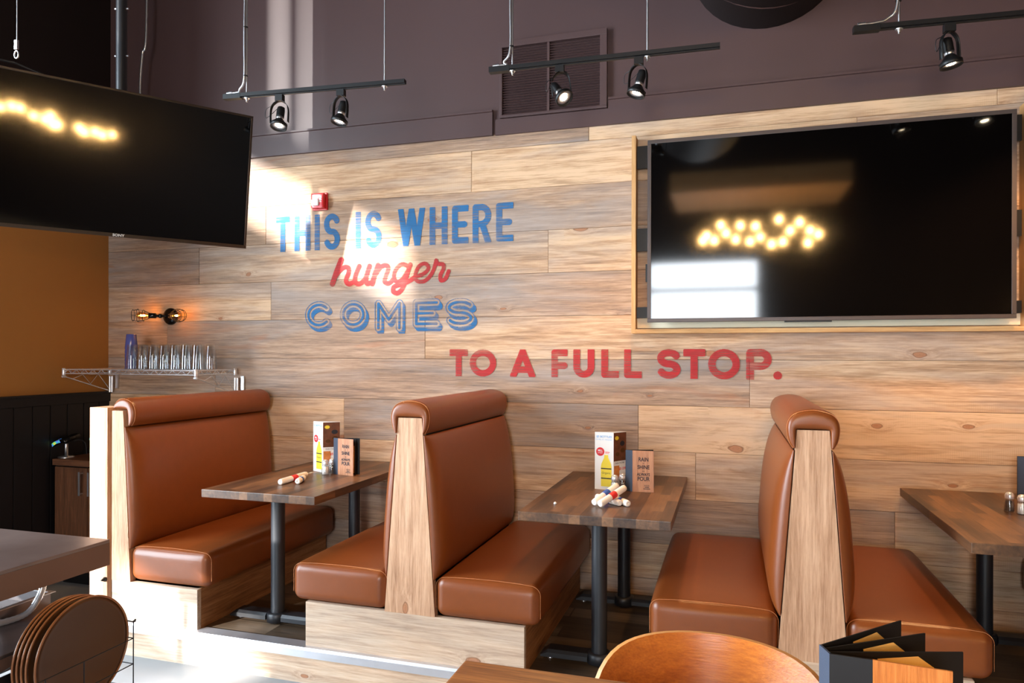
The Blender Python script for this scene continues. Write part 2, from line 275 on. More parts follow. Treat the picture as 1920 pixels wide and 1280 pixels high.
# ---------------------------------------------------------------- mesh helpers
class MB:
    def __init__(s): s.v = []; s.f = []; s.sm = []; s.attr = []; s.cur = (0, 0, 0, 0)
    def add(s, vs, fs, smooth=False):
        b = len(s.v); s.v += [tuple(x) for x in vs]
        for f in fs: s.f.append([b + i for i in f]); s.sm.append(smooth); s.attr.append(s.cur)
        return s
    def box(s, x0, x1, y0, y1, z0, z1, c=0.0):
        if x0 > x1: x0, x1 = x1, x0
        if y0 > y1: y0, y1 = y1, y0
        if z0 > z1: z0, z1 = z1, z0
        c = min(c, (x1 - x0) * 0.45, (y1 - y0) * 0.45, (z1 - z0) * 0.45)
        if c <= 0:
            vs = [(x, y, z) for z in (z0, z1) for y in (y0, y1) for x in (x0, x1)]
            return s.add(vs, [(0, 2, 3, 1), (4, 5, 7, 6), (0, 1, 5, 4), (2, 6, 7, 3), (0, 4, 6, 2), (1, 3, 7, 5)])
        bm = bmesh.new(); bmesh.ops.create_cube(bm, size=1)
        for v in bm.verts: v.co = Vector(((x0 + x1) / 2 + v.co.x * (x1 - x0), (y0 + y1) / 2 + v.co.y * (y1 - y0), (z0 + z1) / 2 + v.co.z * (z1 - z0)))
        bmesh.ops.bevel(bm, geom=bm.edges[:], offset=c, segments=2, affect='EDGES', profile=0.7)
        return s.bm(bm)
    def bm(s, bm, smooth=False):
        bm.verts.index_update(); s.add([v.co[:] for v in bm.verts], [[v.index for v in f.verts] for f in bm.faces], smooth); bm.free(); return s
    def prism(s, poly, axis, a, b, smooth=False):
        """polygon in the two other axes (in order x,y,z), extruded along axis from a to b"""
        n = len(poly)
        def P(p, t):
            q = [p[0], p[1]]; q.insert('xyz'.index(axis), t); return q
        return s.add([P(p, a) for p in poly] + [P(p, b) for p in poly],
                     [list(range(n))[::-1], list(range(n, 2 * n))] + [(i, (i + 1) % n, n + (i + 1) % n, n + i) for i in range(n)], smooth)
    def tube(s, pts, r, n=8, closed=False, caps=True):
        pts = [Vector(p) for p in pts]; m = len(pts); vs = []; fs = []
        up = None
        for i, p in enumerate(pts):
            a = pts[(i - 1) % m] if (closed or i) else p; bb = pts[(i + 1) % m] if (closed or i < m - 1) else p
            t = (bb - a).normalized()
            if up is None: up = t.orthogonal().normalized()
            up = (up - t * up.dot(t)); up = up.normalized() if up.length > 1e-6 else t.orthogonal().normalized()
            w = t.cross(up); rr = r[i] if isinstance(r, (list, tuple)) else r
            for k in range(n):
                q = 2 * PI * k / n; vs.append(p + (up * math.cos(q) + w * math.sin(q)) * rr)
        for i in range(m if closed else m - 1):
            j = (i + 1) % m
            for k in range(n): fs.append((i * n + k, i * n + (k + 1) % n, j * n + (k + 1) % n, j * n + k))
        s.add(vs, fs, True)
        if caps and not closed: s.add(vs[:n], [list(range(n))[::-1]]); s.add(vs[-n:], [list(range(n))])
        return s
    def lathe(s, prof, c=(0, 0, 0), axis=(0, 0, 1), n=24, close=False):
        """prof: (radius, height) pairs"""
        ax = Vector(axis).normalized(); q = Vector((0, 0, 1)).rotation_difference(ax); c = Vector(c)
        vs = [c + q @ Vector((r * math.cos(2 * PI * k / n), r * math.sin(2 * PI * k / n), h)) for r, h in prof for k in range(n)]
        m = len(prof); fs = [(i * n + k, i * n + (k + 1) % n, ((i + 1) % m) * n + (k + 1) % n, ((i + 1) % m) * n + k) for i in range(m if close else m - 1) for k in range(n)]
        s.add(vs, fs, True)
        if not close:
            if prof[0][0] > 1e-5: s.add(vs[:n], [list(range(n))[::-1]])
            if prof[-1][0] > 1e-5: s.add(vs[-n:], [list(range(n))])
        return s
    def rbox(s, x0, x1, y0, y1, z0, z1, r, crown=(0, 0, 0), n=7, m=6):
        """soft cushion: box with rounded edges of radius r, faces crowned outwards"""
        c = Vector(((x0 + x1) / 2, (y0 + y1) / 2, (z0 + z1) / 2)); h = Vector(((x1 - x0) / 2, (y1 - y0) / 2, (z1 - z0) / 2))
        def axis_pts(L):
            k = [-L + r * (1 - math.cos(PI / 2 * i / n)) for i in range(n)]
            mid = [-(L - r) + 2 * (L - r) * i / m for i in range(m + 1)]
            return k + mid + [-x for x in k[::-1]]
        A = [axis_pts(h[i]) for i in range(3)]
        bm = bmesh.new(); cache = {}
        def V(p):
            key = tuple(round(x, 6) for x in p)
            if key not in cache:
                q = Vector([max(-(h[i] - r), min(h[i] - r, p[i])) for i in range(3)]); d = Vector(p) - q
                if d.length > 1e-9: d = d.normalized() * r
                w = q + d
                for i in range(3):
                    j, k = (i + 1) % 3, (i + 2) % 3
                    if crown[i]: w[i] += math.copysign(1, w[i]) * min(1, abs(w[i]) / h[i]) ** 2 * crown[i] * (1 - min(1, abs(p[j]) / h[j]) ** 2.5) * (1 - min(1, abs(p[k]) / h[k]) ** 2.5)
                cache[key] = bm.verts.new(c + w)
            return cache[key]
        for i in range(3):
            j, k = (i + 1) % 3, (i + 2) % 3
            for sg in (-1, 1):
                for a in range(len(A[j]) - 1):
                    for b in range(len(A[k]) - 1):
                        q = []
                        for da, db in ((0, 0), (1, 0), (1, 1), (0, 1)):
                            p = [0, 0, 0]; p[i] = sg * h[i]; p[j] = A[j][a + da]; p[k] = A[k][b + db]; q.append(V(p))
                        if sg < 0: q = q[::-1]
                        if len(set(q)) >= 3:
                            try: bm.faces.new(list(dict.fromkeys(q)))
                            except ValueError: pass
        return s.bm(bm, True)
    def xform(s, M):
        s.v = [tuple(M @ Vector(p)) for p in s.v]; return s
    def build(s, name, mat, parent=None, world=True, attr=None, origin=None):
        """links ONE mesh; with a parent, world coordinates are taken relative to the parent's root"""
        if parent is not None:
            r = parent
            while r.parent: r = r.parent
            off = Vector(r.location) if world else Vector((0, 0, 0))
        else:
            V = s.v
            off = Vector(origin) if origin is not None else Vector(((min(p[0] for p in V) + max(p[0] for p in V)) / 2, (min(p[1] for p in V) + max(p[1] for p in V)) / 2, min(p[2] for p in V)))
        me = bpy.data.meshes.new(name)
        me.from_pydata([(p[0] - off.x, p[1] - off.y, p[2] - off.z) for p in s.v], [], s.f)
        me.polygons.foreach_set('use_smooth', s.sm); me.materials.append(MT[mat] if isinstance(mat, str) else mat)
        if attr:
            a = me.attributes.new(attr, 'FLOAT_COLOR', 'FACE'); a.data.foreach_set('color', [x for c in s.attr for x in c])
        bm = bmesh.new(); bm.from_mesh(me)
        bmesh.ops.recalc_face_normals(bm, faces=bm.faces[:]); bm.to_mesh(me); bm.free()
        me.update()
        o = bpy.data.objects.new(name, me); C.objects.link(o)
        if parent is not None: o.parent = parent
        else: o.location = off
        return o
def thing(name, label, cat, loc, rz=0, group=None):
    o = bpy.data.objects.new(name, None); C.objects.link(o); o.location = loc; o.rotation_euler = (0, 0, rz); o.empty_display_size = 0.05
    o['label'] = label; o['category'] = cat
    if group: o['group'] = group
    return o
def tag(o, label, cat, group=None):
    o['label'] = label; o['category'] = cat
    if group: o['group'] = group
    return o
def struct(o): o['kind'] = 'structure'; return o
def copy_tree(o, parent=None):
    c = o.copy(); C.objects.link(c)
    if parent is not None: c.parent = parent
    for ch in list(o.children): copy_tree(ch, c)
    return c
def spline(pts, k=8):
    P = [Vector(p) for p in pts]; out = []
    for i in range(len(P) - 1):
        a, b, c, d = P[max(0, i - 1)], P[i], P[i + 1], P[min(len(P) - 1, i + 2)]
        for j in range(k):
            t = j / k
            out.append(0.5 * ((2 * b) + (c - a) * t + (2 * a - 5 * b + 4 * c - d) * t * t + (3 * b - a - 3 * c + d) * t ** 3))
    out.append(P[-1]); return out
def flat_text(s, size, name, mat, parent, M, align='CENTER', sx=1.0, bold=0.0):
    """printed lettering with the built-in font: a thin mesh placed by matrix M (local xy plane)"""
    cu = bpy.data.curves.new('lettering', 'FONT'); cu.body = s; cu.size = size; cu.align_x = align; cu.offset = bold; cu.resolution_u = 3
    t = bpy.data.objects.new('lettering', cu); C.objects.link(t)
    dg = bpy.context.evaluated_depsgraph_get(); me = bpy.data.meshes.new_from_object(t.evaluated_get(dg))
    C.objects.unlink(t); bpy.data.objects.remove(t); bpy.data.curves.remove(cu)
    for v in me.vertices: v.co = M @ Vector((v.co.x * sx, v.co.y, 0))
    me.materials.clear(); me.materials.append(MT[mat]); me.name = name
    o = bpy.data.objects.new(name, me); C.objects.link(o); o.parent = parent; return o
def face_frame(p, q, z, lift=0.0012):
    """matrix whose xy plane is the upright face from p to q (plan points), x to the right along the face, y up"""
    p = Vector((p[0], p[1], z)); q = Vector((q[0], q[1], z)); x = (q - p).normalized(); n = x.cross(Vector((0, 0, 1)))
    M = Matrix((x, Vector((0, 0, 1)), n)).transposed().to_4x4(); M.translation = p + n * lift; return M

# ================================================================ THE SETTING
WX0, WX1, CEIL = -4.785, 6.0, 6.2
struct(MB().box(-6.6, WX1, -5.3, 4.6, -0.30, -0.18).build('floor', 'concrete'))
struct(MB().box(-3.36, WX1, 3.195, 4.52, -0.18, 0.0).build('floor_platform', 'deck'))
struct(MB().box(-3.50, WX1, 3.165, 3.195, -0.18, -0.03).build('trim_1', 'pine_h'))
mb = MB(); mb.prism([(3.155, -0.045), (3.155, -0.008), (3.163, 0.004), (3.24, 0.004), (3.24, 0.0), (3.195, 0.0), (3.165, -0.03), (3.160, -0.045)], 'x', -3.37, WX1)
struct(mb.build('trim_2', 'nosing'))
# plank wall: every board its own chamfered face and its own tone
ROWS = [(0.0, 0.11, [-3.9, -1.6, 1.0]), (0.11, 0.33, [-4.2, -2.2, 0.55, 2.4]), (0.33, 0.617, [-3.0, -1.9, 0.9]), (0.617, 0.907, [-3.6, -0.2, 2.2]),
        (0.907, 1.193, [-2.641, -0.55, 1.9]), (1.193, 1.48, [-3.75, 0.115, 2.6]), (1.48, 1.762, [-4.2, -2.011, 1.75]), (1.762, 2.045, [-3.255, 0.4]),
        (2.045, 2.325, [-3.9, -1.137, 1.2]), (2.325, 2.607, [-3.3, 0.9]), (2.607, 2.885, [-4.1, -1.673, 0.7]), (2.885, 2.982, [-3.6, -0.87, 1.4])]
TONES = [[.6, .5, .5, .6], [.55, .45, .6, .7, .5], [.6, .45, .4, .7], [.6, .62, .68, .6], [.7, .42, .78, .6], [.48, .40, .60, .7], [.52, .42, .62, .7], [.62, .46, .55],
         [.42, .58, .66, .6], [.50, .48, .6], [.6, .66, .74, .6], [.5, .40, .74, .6]]
mb = MB()
for (z0, z1, cuts), tn in zip(ROWS, TONES):
    e = [WX0] + cuts + [WX1]
    for i in range(len(e) - 1):
        mb.cur = (random.random(), random.random(), random.random(), tn[i])
        x0, x1, c = e[i] + 0.0006, e[i + 1] - 0.0006, 0.0022
        za, zb = z0 + 0.0006, z1 - 0.0006; yf, yb = 4.5 + random.uniform(-0.0012, 0.0012), 4.53
        mb.add([(x0, yf + c, za), (x1, yf + c, za), (x1, yf + c, zb), (x0, yf + c, zb),
                (x0 + c, yf, za + c), (x1 - c, yf, za + c), (x1 - c, yf, zb - c), (x0 + c, yf, zb - c),
                (x0, yb, za), (x1, yb, za), (x1, yb, zb), (x0, yb, zb)],
               [(4, 5, 6, 7), (0, 1, 5, 4), (1, 2, 6, 5), (2, 3, 7, 6), (3, 0, 4, 7), (8, 9, 1, 0), (9, 10, 2, 1), (10, 11, 3, 2), (11, 8, 0, 3)])
wall = struct(mb.build('wall_back', 'wall', attr='plank', origin=(0, 4.5, 0)))
struct(MB().box(-6.4, WX1, 4.53, 4.7, -0.18, CEIL).build('wall_back_upper', 'purple'))
mb = MB(); mb.box(WX0, WX1, 4.505, 4.53, 2.982, CEIL); struct(mb.build('wall_back_painted', 'purple'))
def ledge(x0, x1):
    return [(4.505, 2.972), (4.478, 2.972), (4.478, 3.125), (4.468, 3.128), (4.468, 3.140), (4.505, 3.144)], x0, x1
for k, (x0, x1) in enumerate(((WX0, -1.518), (-0.742, WX1))):
    p, a, b = ledge(x0, x1); struct(MB().prism(p, 'x', a, b).build('trim_%d' % (3 + k), 'purple'))
struct(MB().box(-1.500, -0.742, 4.484, 4.505, 2.972, 3.075).build('trim_5', 'purple'))
# left wall with its panelling
struct(MB().box(-4.90, WX0, 2.3, 4.53, -0.18, 2.95).build('wall_left', 'gold'))
struct(MB().box(-4.90, WX0 + 0.012, 2.3, 4.53, 2.95, CEIL).build('wall_left_upper', 'darkpaint'))
mb = MB(); y = 2.3
while y < 4.49:
    mb.box(WX0, WX0 + 0.016, y + 0.003, min(4.497, y + 0.137), -0.18, 1.13, c=0.004); y += 0.14
mb.box(WX0, WX0 + 0.010, 2.3, 4.499, -0.18, 1.13)
struct(mb.build('trim_6', 'wainscot'))
mb = MB(); mb.box(WX0, WX0 + 0.028, 2.3, 4.499, 1.13, 1.205, c=0.004); mb.box(WX0, WX0 + 0.042, 2.3, 4.499, 1.195, 1.212, c=0.004)
struct(mb.build('trim_7', 'wainscot'))
struct(MB().box(-6.4, -4.90, 2.3, 2.45, -0.18, CEIL).build('wall_left_return', 'darkpaint'))
# side wall with its openings, rear wall with the shop window, right wall, ceiling
def wall_with_holes(name, fixed, lo, hi, holes, axis, mat, t=0.04):
    """wall in the plane axis=fixed; holes are (a0,a1,z0,z1)"""
    mb = MB(); A = sorted({lo, hi} | {h[0] for h in holes} | {h[1] for h in holes}); Z = sorted({-0.18, CEIL} | {h[2] for h in holes} | {h[3] for h in holes})
    for i in range(len(A) - 1):
        for j in range(len(Z) - 1):
            a, z = (A[i] + A[i + 1]) / 2, (Z[j] + Z[j + 1]) / 2
            if any(h[0] < a < h[1] and h[2] < z < h[3] for h in holes): continue
            if axis == 'x': mb.box(fixed - t, fixed, A[i], A[i + 1], Z[j], Z[j + 1])
            else: mb.box(A[i], A[i + 1], fixed - t, fixed, Z[j], Z[j + 1])
    return struct(mb.build(name, mat))
SIDE = [(-3.35, -0.55, 3.82, 4.31), (-1.38, -1.16, 4.62, 5.95), (-1.86, -1.66, 4.62, 5.95), (-2.23, -1.74, 0.5, 2.62), (-4.3, -2.33, 1.50, 1.80), (-4.4, -3.5, 1.95, 2.45)]  # the two tall slits are added, unseen, to throw sun streaks on the purple wall
wall_with_holes('wall_side', -6.1, -5.3, 2.9, SIDE, 'x', 'plaster')
wall_with_holes('wall_rear', -5.0, -6.4, WX1, [(-1.5, 0.5, 0.4, 3.3)], 'y', 'darkpaint')
struct(MB().box(WX1, WX1 + 0.2, -5.3, 4.7, -0.3, CEIL).build('wall_right', 'darkpaint'))
struct(MB().box(-7.5, 4.5, -8.4, -8.0, -0.3, 6.5).build('wall_sun_blocker', 'plaster'))      # unseen wall, added to keep the low sun out of the rear window
struct(MB().box(-6.6, WX1 + 0.2, -5.3, 4.7, CEIL, CEIL + 0.1).build('ceiling', 'ceiling'))
mb = MB()
for x in (-1.5, 0.5): mb.box(x - 0.03, x + 0.03, -5.08, -4.98, 0.4, 3.3)
for z in (0.4, 1.55, 2.75, 3.3): mb.box(-1.5, 0.5, -5.08, -4.98, z - 0.03, z + 0.03)
struct(mb.build('window_1', 'black'))
for k, (a0, a1, z0, z1) in enumerate(SIDE):
    mb = MB()
    for a in (a0, a1): mb.box(-6.14, -6.09, a - 0.02, a + 0.02, z0 - 0.02, z1 + 0.02)
    for z in (z0, z1): mb.box(-6.14, -6.09, a0, a1, z - 0.02, z + 0.02)
    struct(mb.build('window_%d' % (2 + k), 'black'))

# ---------------------------------------------------------------- lettering painted on the planks
def seg_dist(X, Z, pl):
    d = np.full(X.shape, 1e9)
    for (ax, az), (bx, bz) in zip(pl[:-1], pl[1:]):
        vx, vz = bx - ax, bz - az; L = vx * vx + vz * vz + 1e-12
        t = np.clip(((X - ax) * vx + (Z - az) * vz) / L, 0, 1)
        d = np.minimum(d, np.hypot(X - ax - t * vx, Z - az - t * vz))
    return d
def arc(cx, cz, rx, rz, a0, a1, n=18):
    return [(cx + rx * math.cos(math.radians(a0 + (a1 - a0) * i / n)), cz + rz * math.sin(math.radians(a0 + (a1 - a0) * i / n))) for i in range(n + 1)]
def glyph(ch, x0, x1, z0, z1, w):
    """centre-line strokes of a capital whose inked box is x0..x1, z0..z1 with stroke width w"""
    h = w / 2; l, r, b, t = x0 + h, x1 - h, z0 + h, z1 - h; cx, cz = (x0 + x1) / 2, (z0 + z1) / 2
    rx = (r - l) / 2; q = min(rx, (t - b) / 4)
    if ch == 'T': return [[(x0 + h * .3, t), (x1 - h * .3, t)], [(cx, z0), (cx, t)]]
    if ch == 'H': return [[(l, z0), (l, z1)], [(r, z0), (r, z1)], [(l, cz), (r, cz)]]
    if ch == 'I': return [[(cx, z0), (cx, z1)]]
    if ch == 'L': return [[(l, z1), (l, b), (x1 - h * .3, b)]]
    if ch == 'E': return [[(x1 - h * .3, t), (l, t), (l, b), (x1 - h * .3, b)], [(l, cz), (x1 - w * .7, cz)]]
    if ch == 'F': return [[(x1 - h * .3, t), (l, t), (l, z0)], [(l, cz - .1 * (t - b)), (x1 - w * .5, cz - .1 * (t - b))]]
    if ch == 'W': return [[(l, z1), (x0 + (x1 - x0) * .29, z0 + h * .4), (cx, z1 - h * .4), (x0 + (x1 - x0) * .71, z0 + h * .4), (r, z1)]]
    if ch == 'A': return [[(x0 + h * .9, z0), (cx, z1 - h * .6), (x1 - h * .9, z0)], [(x0 + .27 * (x1 - x0), z0 + .27 * (z1 - z0)), (x1 - .27 * (x1 - x0), z0 + .27 * (z1 - z0))]]
    if ch == 'M': return [[(l, z0), (l, t), (cx, z0 + .30 * (z1 - z0)), (r, t), (r, z0)]]
    if ch == 'O': return [arc(cx, cz, rx, (t - b) / 2, 0, 360, 40)]
    if ch == 'C': return [arc(cx, cz, rx, (t - b) / 2, 42, 318, 36)]
    if ch == 'U': return [[(l, z1)] + arc(cx, b + rx, rx, rx, 180, 360, 20) + [(r, z1)]]
    if ch == 'S':
        rz = (t - b) / 4
        return [arc(cx, t - rz, rx, rz, 25, 180, 16) + ([] if rz > rx * 1.3 else []) + arc(cx, t - rz, rx, rz, 180, 262, 8) + arc(cx, b + rz, rx, rz, 82, 0, 8) + arc(cx, b + rz, rx, rz, 0, -155, 16)]
    if ch in 'RP':
        m = cz - .02 * (t - b) if ch == 'R' else cz - .08 * (t - b); k = (t - m) / 2; kk = min(k, rx * 1.1)
        s = [[(l, z0), (l, t), (r - kk, t)] + arc(r - kk, t - k, kk, k, 90, -90, 16) + [(l, m)]]
        if ch == 'R': s.append([(cx + .05 * rx, m), (r, z0)])
        return s
    if ch == '.': return [[(cx, cz - .001), (cx, cz + .001)]]
def painted(name, mask_fn, box, mat, cell=0.0018, label=None):
    x0, x1, z0, z1 = box; nx, nz = int((x1 - x0) / cell), int((z1 - z0) / cell)
    X, Z = np.meshgrid(x0 + (np.arange(nx) + .5) * cell, z0 + (np.arange(nz) + .5) * cell)
    mk = mask_fn(X, Z); mb = MB(); vs = []; fs = []; y = 4.4965
    for j in range(nz):
        row = np.flatnonzero(np.diff(np.concatenate(([0], mk[j].astype(np.int8), [0]))))
        for a, b in zip(row[::2], row[1::2]):
            k = len(vs); xa, xb, za, zb = x0 + a * cell, x0 + b * cell, z0 + j * cell, z0 + (j + 1) * cell
            vs += [(xa, y, za), (xb, y, za), (xb, y, zb), (xa, y, zb)]; fs.append((k, k + 1, k + 2, k + 3))
    mb.add(vs, fs); o = mb.build(name, mat, wall)
    if label: o['label'] = label
    return o
def block_word(letters, z0, z1, w, rnd=0.006):
    G = [(glyph(c, a, b, z0, z1, w), (a, b)) for c, a, b in letters]
    def fn(X, Z):
        m = np.zeros(X.shape, bool)
        for st, (a, b) in G:
            d = np.full(X.shape, 1e9)
            sel = (X > a - .02) & (X < b + .02)
            for pl in st: d[sel] = np.minimum(d[sel], seg_dist(X[sel], Z[sel], pl))
            # clip to the letter box with softly rounded corners
            qx = np.maximum(np.abs(X - (a + b) / 2) - ((b - a) / 2 - rnd), 0); qz = np.maximum(np.abs(Z - (z0 + z1) / 2) - ((z1 - z0) / 2 - rnd), 0)
            m |= (d < w / 2) & (np.hypot(qx, qz) < rnd)
        return m
    return fn
T1 = [-3.212, -3.092, -3.052, -2.918, -2.884, -2.842, -2.807, -2.676, -2.552, -2.507, -2.474, -2.344, -2.219, -2.011, -1.978, -1.846, -1.813, -1.693, -1.664, -1.530, -1.497, -1.376]
for nm, idx, lab in (('THIS', (0, 4), 'blue painted word THIS'), ('IS', (4, 6), 'blue painted word IS'), ('WHERE', (6, 11), 'blue painted word WHERE')):
    L = [(nm[i], T1[2 * (idx[0] + i)], T1[2 * (idx[0] + i) + 1]) for i in range(len(nm))]
    painted('painted_word', block_word(L, 2.262, 2.522, 0.043), (L[0][1] - .01, L[-1][2] + .01, 2.25, 2.535), 'blue_paint', label=lab)
T4 = [-1.829, -1.695, -1.682, -1.493, -1.397, -1.221, -1.115, -1.006, -0.968, -0.830, -0.786, -0.673, -0.641, -0.529, -0.435, -0.292, -0.276, -0.145, -0.128, 0.058, 0.094, 0.238, 0.247, 0.296]
k = 0
for nm in ('TO', 'A', 'FULL', 'STOP.'):
    L = []
    for c in nm: L.append((c, T4[2 * k], T4[2 * k + 1])); k += 1
    if nm == 'STOP.':
        f1 = block_word(L[:-1], 1.362, 1.546, 0.044); cx = .2715
        fn = lambda X, Z, f1=f1, cx=cx: f1(X, Z) | (np.hypot(X - cx, Z - 1.388) < .0245)
    else: fn = block_word(L, 1.362, 1.544, 0.044)
    painted('painted_word', fn, (L[0][1] - .01, L[-1][2] + .01, 1.35, 1.556), 'red_paint', label='red painted word ' + nm.strip('.'))
T3 = [('C', -2.961, -2.735), ('O', -2.674, -2.462), ('M', -2.395, -2.180), ('E', -2.103, -1.918), ('S', -1.859, -1.648)]
def comes(X, Z):
    m = np.zeros(X.shape, bool); w = 0.052
    for c, a, b in T3:
        st = glyph(c, a, b, 1.695, 1.892, w); sel = (X > a - .05) & (X < b + .06)
        def D(ox, oz):
            d = np.full(X.shape, 1e9)
            for pl in st: d[sel] = np.minimum(d[sel], seg_dist(X[sel] - ox, Z[sel] - oz, pl))
            return d
        d0 = D(0, 0); sh = np.zeros(X.shape, bool)
        for t in (.25, .5, .75, 1.0): sh |= D(.020 * t, -.026 * t) < w / 2
        body = d0 < w / 2 + .002
        m |= (sh & ~body) | ((d0 > w / 2 - .0035) & (d0 < w / 2 + .001)) | (d0 < .0095)
    return m
painted('painted_word', comes, (-2.98, -1.60, 1.655, 1.91), 'blue_paint', label='blue outlined word COMES')
HUN = {'h1': [(-2.666, 2.184), (-2.702, 2.105), (-2.736, 2.017)], 'h2': [(-2.719, 2.057), (-2.684, 2.104), (-2.641, 2.132), (-2.608, 2.125), (-2.607, 2.089), (-2.627, 2.038), (-2.605, 2.011), (-2.569, 2.023)],
       'u1': [(-2.521, 2.136), (-2.551, 2.068), (-2.551, 2.023), (-2.515, 2.011), (-2.473, 2.049), (-2.44, 2.133)], 'u2': [(-2.44, 2.133), (-2.466, 2.054), (-2.459, 2.012), (-2.428, 2.016)],
       'n1': [(-2.373, 2.136), (-2.4, 2.068), (-2.416, 2.01)], 'n2': [(-2.395, 2.068), (-2.355, 2.12), (-2.314, 2.136), (-2.293, 2.112), (-2.314, 2.055), (-2.32, 2.02), (-2.291, 2.007), (-2.256, 2.032)],
       'g1': [(-2.141, 2.123), (-2.187, 2.138), (-2.233, 2.105), (-2.25, 2.053), (-2.229, 2.018), (-2.187, 2.03), (-2.149, 2.081)],
       'g2': [(-2.124, 2.133), (-2.149, 2.066), (-2.175, 1.983), (-2.215, 1.94), (-2.252, 1.948), (-2.25, 1.98), (-2.204, 1.996), (-2.135, 2.018), (-2.09, 2.043)],
       'e': [(-2.095, 2.043), (-2.022, 2.067), (-1.986, 2.104), (-2.011, 2.136), (-2.056, 2.12), (-2.084, 2.069), (-2.076, 2.022), (-2.027, 2.012), (-1.982, 2.04), (-1.949, 2.09), (-1.93, 2.151)],
       'r': [(-1.93, 2.154), (-1.916, 2.132), (-1.879, 2.126), (-1.874, 2.098), (-1.897, 2.053), (-1.893, 2.017), (-1.86, 2.028), (-1.837, 2.078)]}
HW = {'h1': .019, 'u1': .016, 'n1': .018, 'h2': .0155, 'u2': .0165, 'n2': .0155, 'g1': .014, 'g2': .0155, 'e': .0125, 'r': .013}
def hunger(X, Z):
    m = np.zeros(X.shape, bool)
    for k, p in HUN.items():
        s = [(q.x, q.y) for q in spline([(a, b, 0) for a, b in p], 6)]
        m |= seg_dist(X, Z, s) < HW[k] * 1.10
    return m
painted('painted_word', hunger, (-2.78, -1.79, 1.915, 2.21), 'red_paint', label='red script word hunger')

# ================================================================ BOOTHS
YF, YB = 3.19, 4.478
ZB, ZT = 0.229, 1.194                    # plinth top, end-board top
def hw(z, lo=0.135, hi=0.063): return lo + (hi - lo) * (z - ZB) / (ZT - ZB)
def roll_profile(half=False):
    """pairs (outer, inner) of the head-roll section, x relative to the board centre"""
    if half:
        out = [(-0.052, 1.196), (-0.050, 1.225), (-0.030, 1.246), (0.000, 1.254), (0.035, 1.249), (0.070, 1.230), (0.090, 1.195), (0.094, 1.160), (0.085, 1.122), (0.066, 1.098)]
        inn = [(-0.048, 1.194), (-0.040, 1.193), (-0.022, 1.192), (0.000, 1.191), (0.020, 1.190), (0.034, 1.188), (0.038, 1.175), (0.042, 1.150), (0.046, 1.125), (0.052, 1.104)]
    else:
        out = [(-0.078, 1.116), (-0.094, 1.140), (-0.103, 1.175), (-0.104, 1.212), (-0.092, 1.246), (-0.062, 1.270), (0.0, 1.282)]
        inn = [(-0.069, 1.122), (-0.066, 1.145), (-0.065, 1.170), (-0.0645, 1.190), (-0.058, 1.1955), (-0.030, 1.196), (0.0, 1.196)]
        out = out + [(-a, b) for a, b in out[-2::-1]]; inn = inn + [(-a, b) for a, b in inn[-2::-1]]
    so = spline([(a, b, 0) for a, b in out], 4); si = spline([(a, b, 0) for a, b in inn], 4)
    return [((o.x, o.y), (i.x, i.y)) for o, i in zip(so, si)]
def roll_mesh(y0, y1, half=False, re=0.032):
    P = roll_profile(half); n = len(P); rings = []
    ys = [(y0 + re * (1 - math.sin(t)), 0.10 + 0.90 * math.cos(t) ** .75) for t in [PI / 2 * (1 - k / 9) for k in range(10)]]
    prof = ys + [(y0 + re + (y1 - y0 - 2 * re) * k / 6, 1.0) for k in range(1, 6)] + [(y0 + y1 - y, s) for y, s in ys[::-1]]
    vs = []; fs = []
    for y, s in prof:
        for (o, i) in P:
            mx, mz = i[0] + (o[0] - i[0]) * .40, i[1] + (o[1] - i[1]) * .40
            vs.append((mx + (o[0] - mx) * s, y, mz + (o[1] - mz) * s))
        for (o, i) in P[::-1]:
            mx, mz = i[0] + (o[0] - i[0]) * .40, i[1] + (o[1] - i[1]) * .40
            vs.append((mx + (i[0] - mx) * s, y, mz + (i[1] - mz) * s))
    m = 2 * n
    for k in range(len(prof) - 1):
        for j in range(m): fs.append((k * m + j, k * m + (j + 1) % m, (k + 1) * m + (j + 1) % m, (k + 1) * m + j))
    for b in (0, (len(prof) - 1) * m):
        for j in range(n - 1): fs.append((b + j, b + j + 1, b + m - 2 - j, b + m - 1 - j))
    return MB().add(vs, fs, True), [(i[0] + (o[0] - i[0]) * .955, y0 + re * .42, i[1] + (o[1] - i[1]) * .955) for o, i in P]
def pillow(y0, y1, z0, z1, T, side, xin):
    """back cushion: bulging slab against the sloping board; side=+1/-1, xin(z) its inner face"""
    ny, nz = 26, 26; vs = []; fs = []
    U = [math.sin(PI / 2 * (-1 + 2 * i / ny)) for i in range(ny + 1)]; V = [math.sin(PI / 2 * (-1 + 2 * j / nz)) for j in range(nz + 1)]
    for back in (0, 1):
        for u in U:
            for v in V:
                y = (y0 + y1) / 2 + (y1 - y0) / 2 * u; z = (z0 + z1) / 2 + (z1 - z0) / 2 * v
                g = max(0, 1 - abs(u) ** 16) ** .5 * max(0, 1 - abs(v + .1 * (1 - v * v)) ** 3.2) ** .62
                vs.append((side * (xin(z) + 0.004 + (0 if back else 0.004 + T * g)), y, z))
    m = nz + 1; o = (ny + 1) * m
    for i in range(ny):
        for j in range(nz):
            a = i * m + j; fs.append((a, a + 1, a + m + 1, a + m)); fs.append((o + a, o + a + m, o + a + m + 1, o + a + 1))
    ring = [i * m for i in range(ny + 1)] + [ny * m + j for j in range(1, nz + 1)] + [i * m + nz for i in range(ny - 1, -1, -1)] + [j for j in range(nz - 1, 0, -1)]
    for a, b in zip(ring, ring[1:] + ring[:1]): fs.append((a, b, o + b, o + a))
    return MB().add(vs, fs, True)
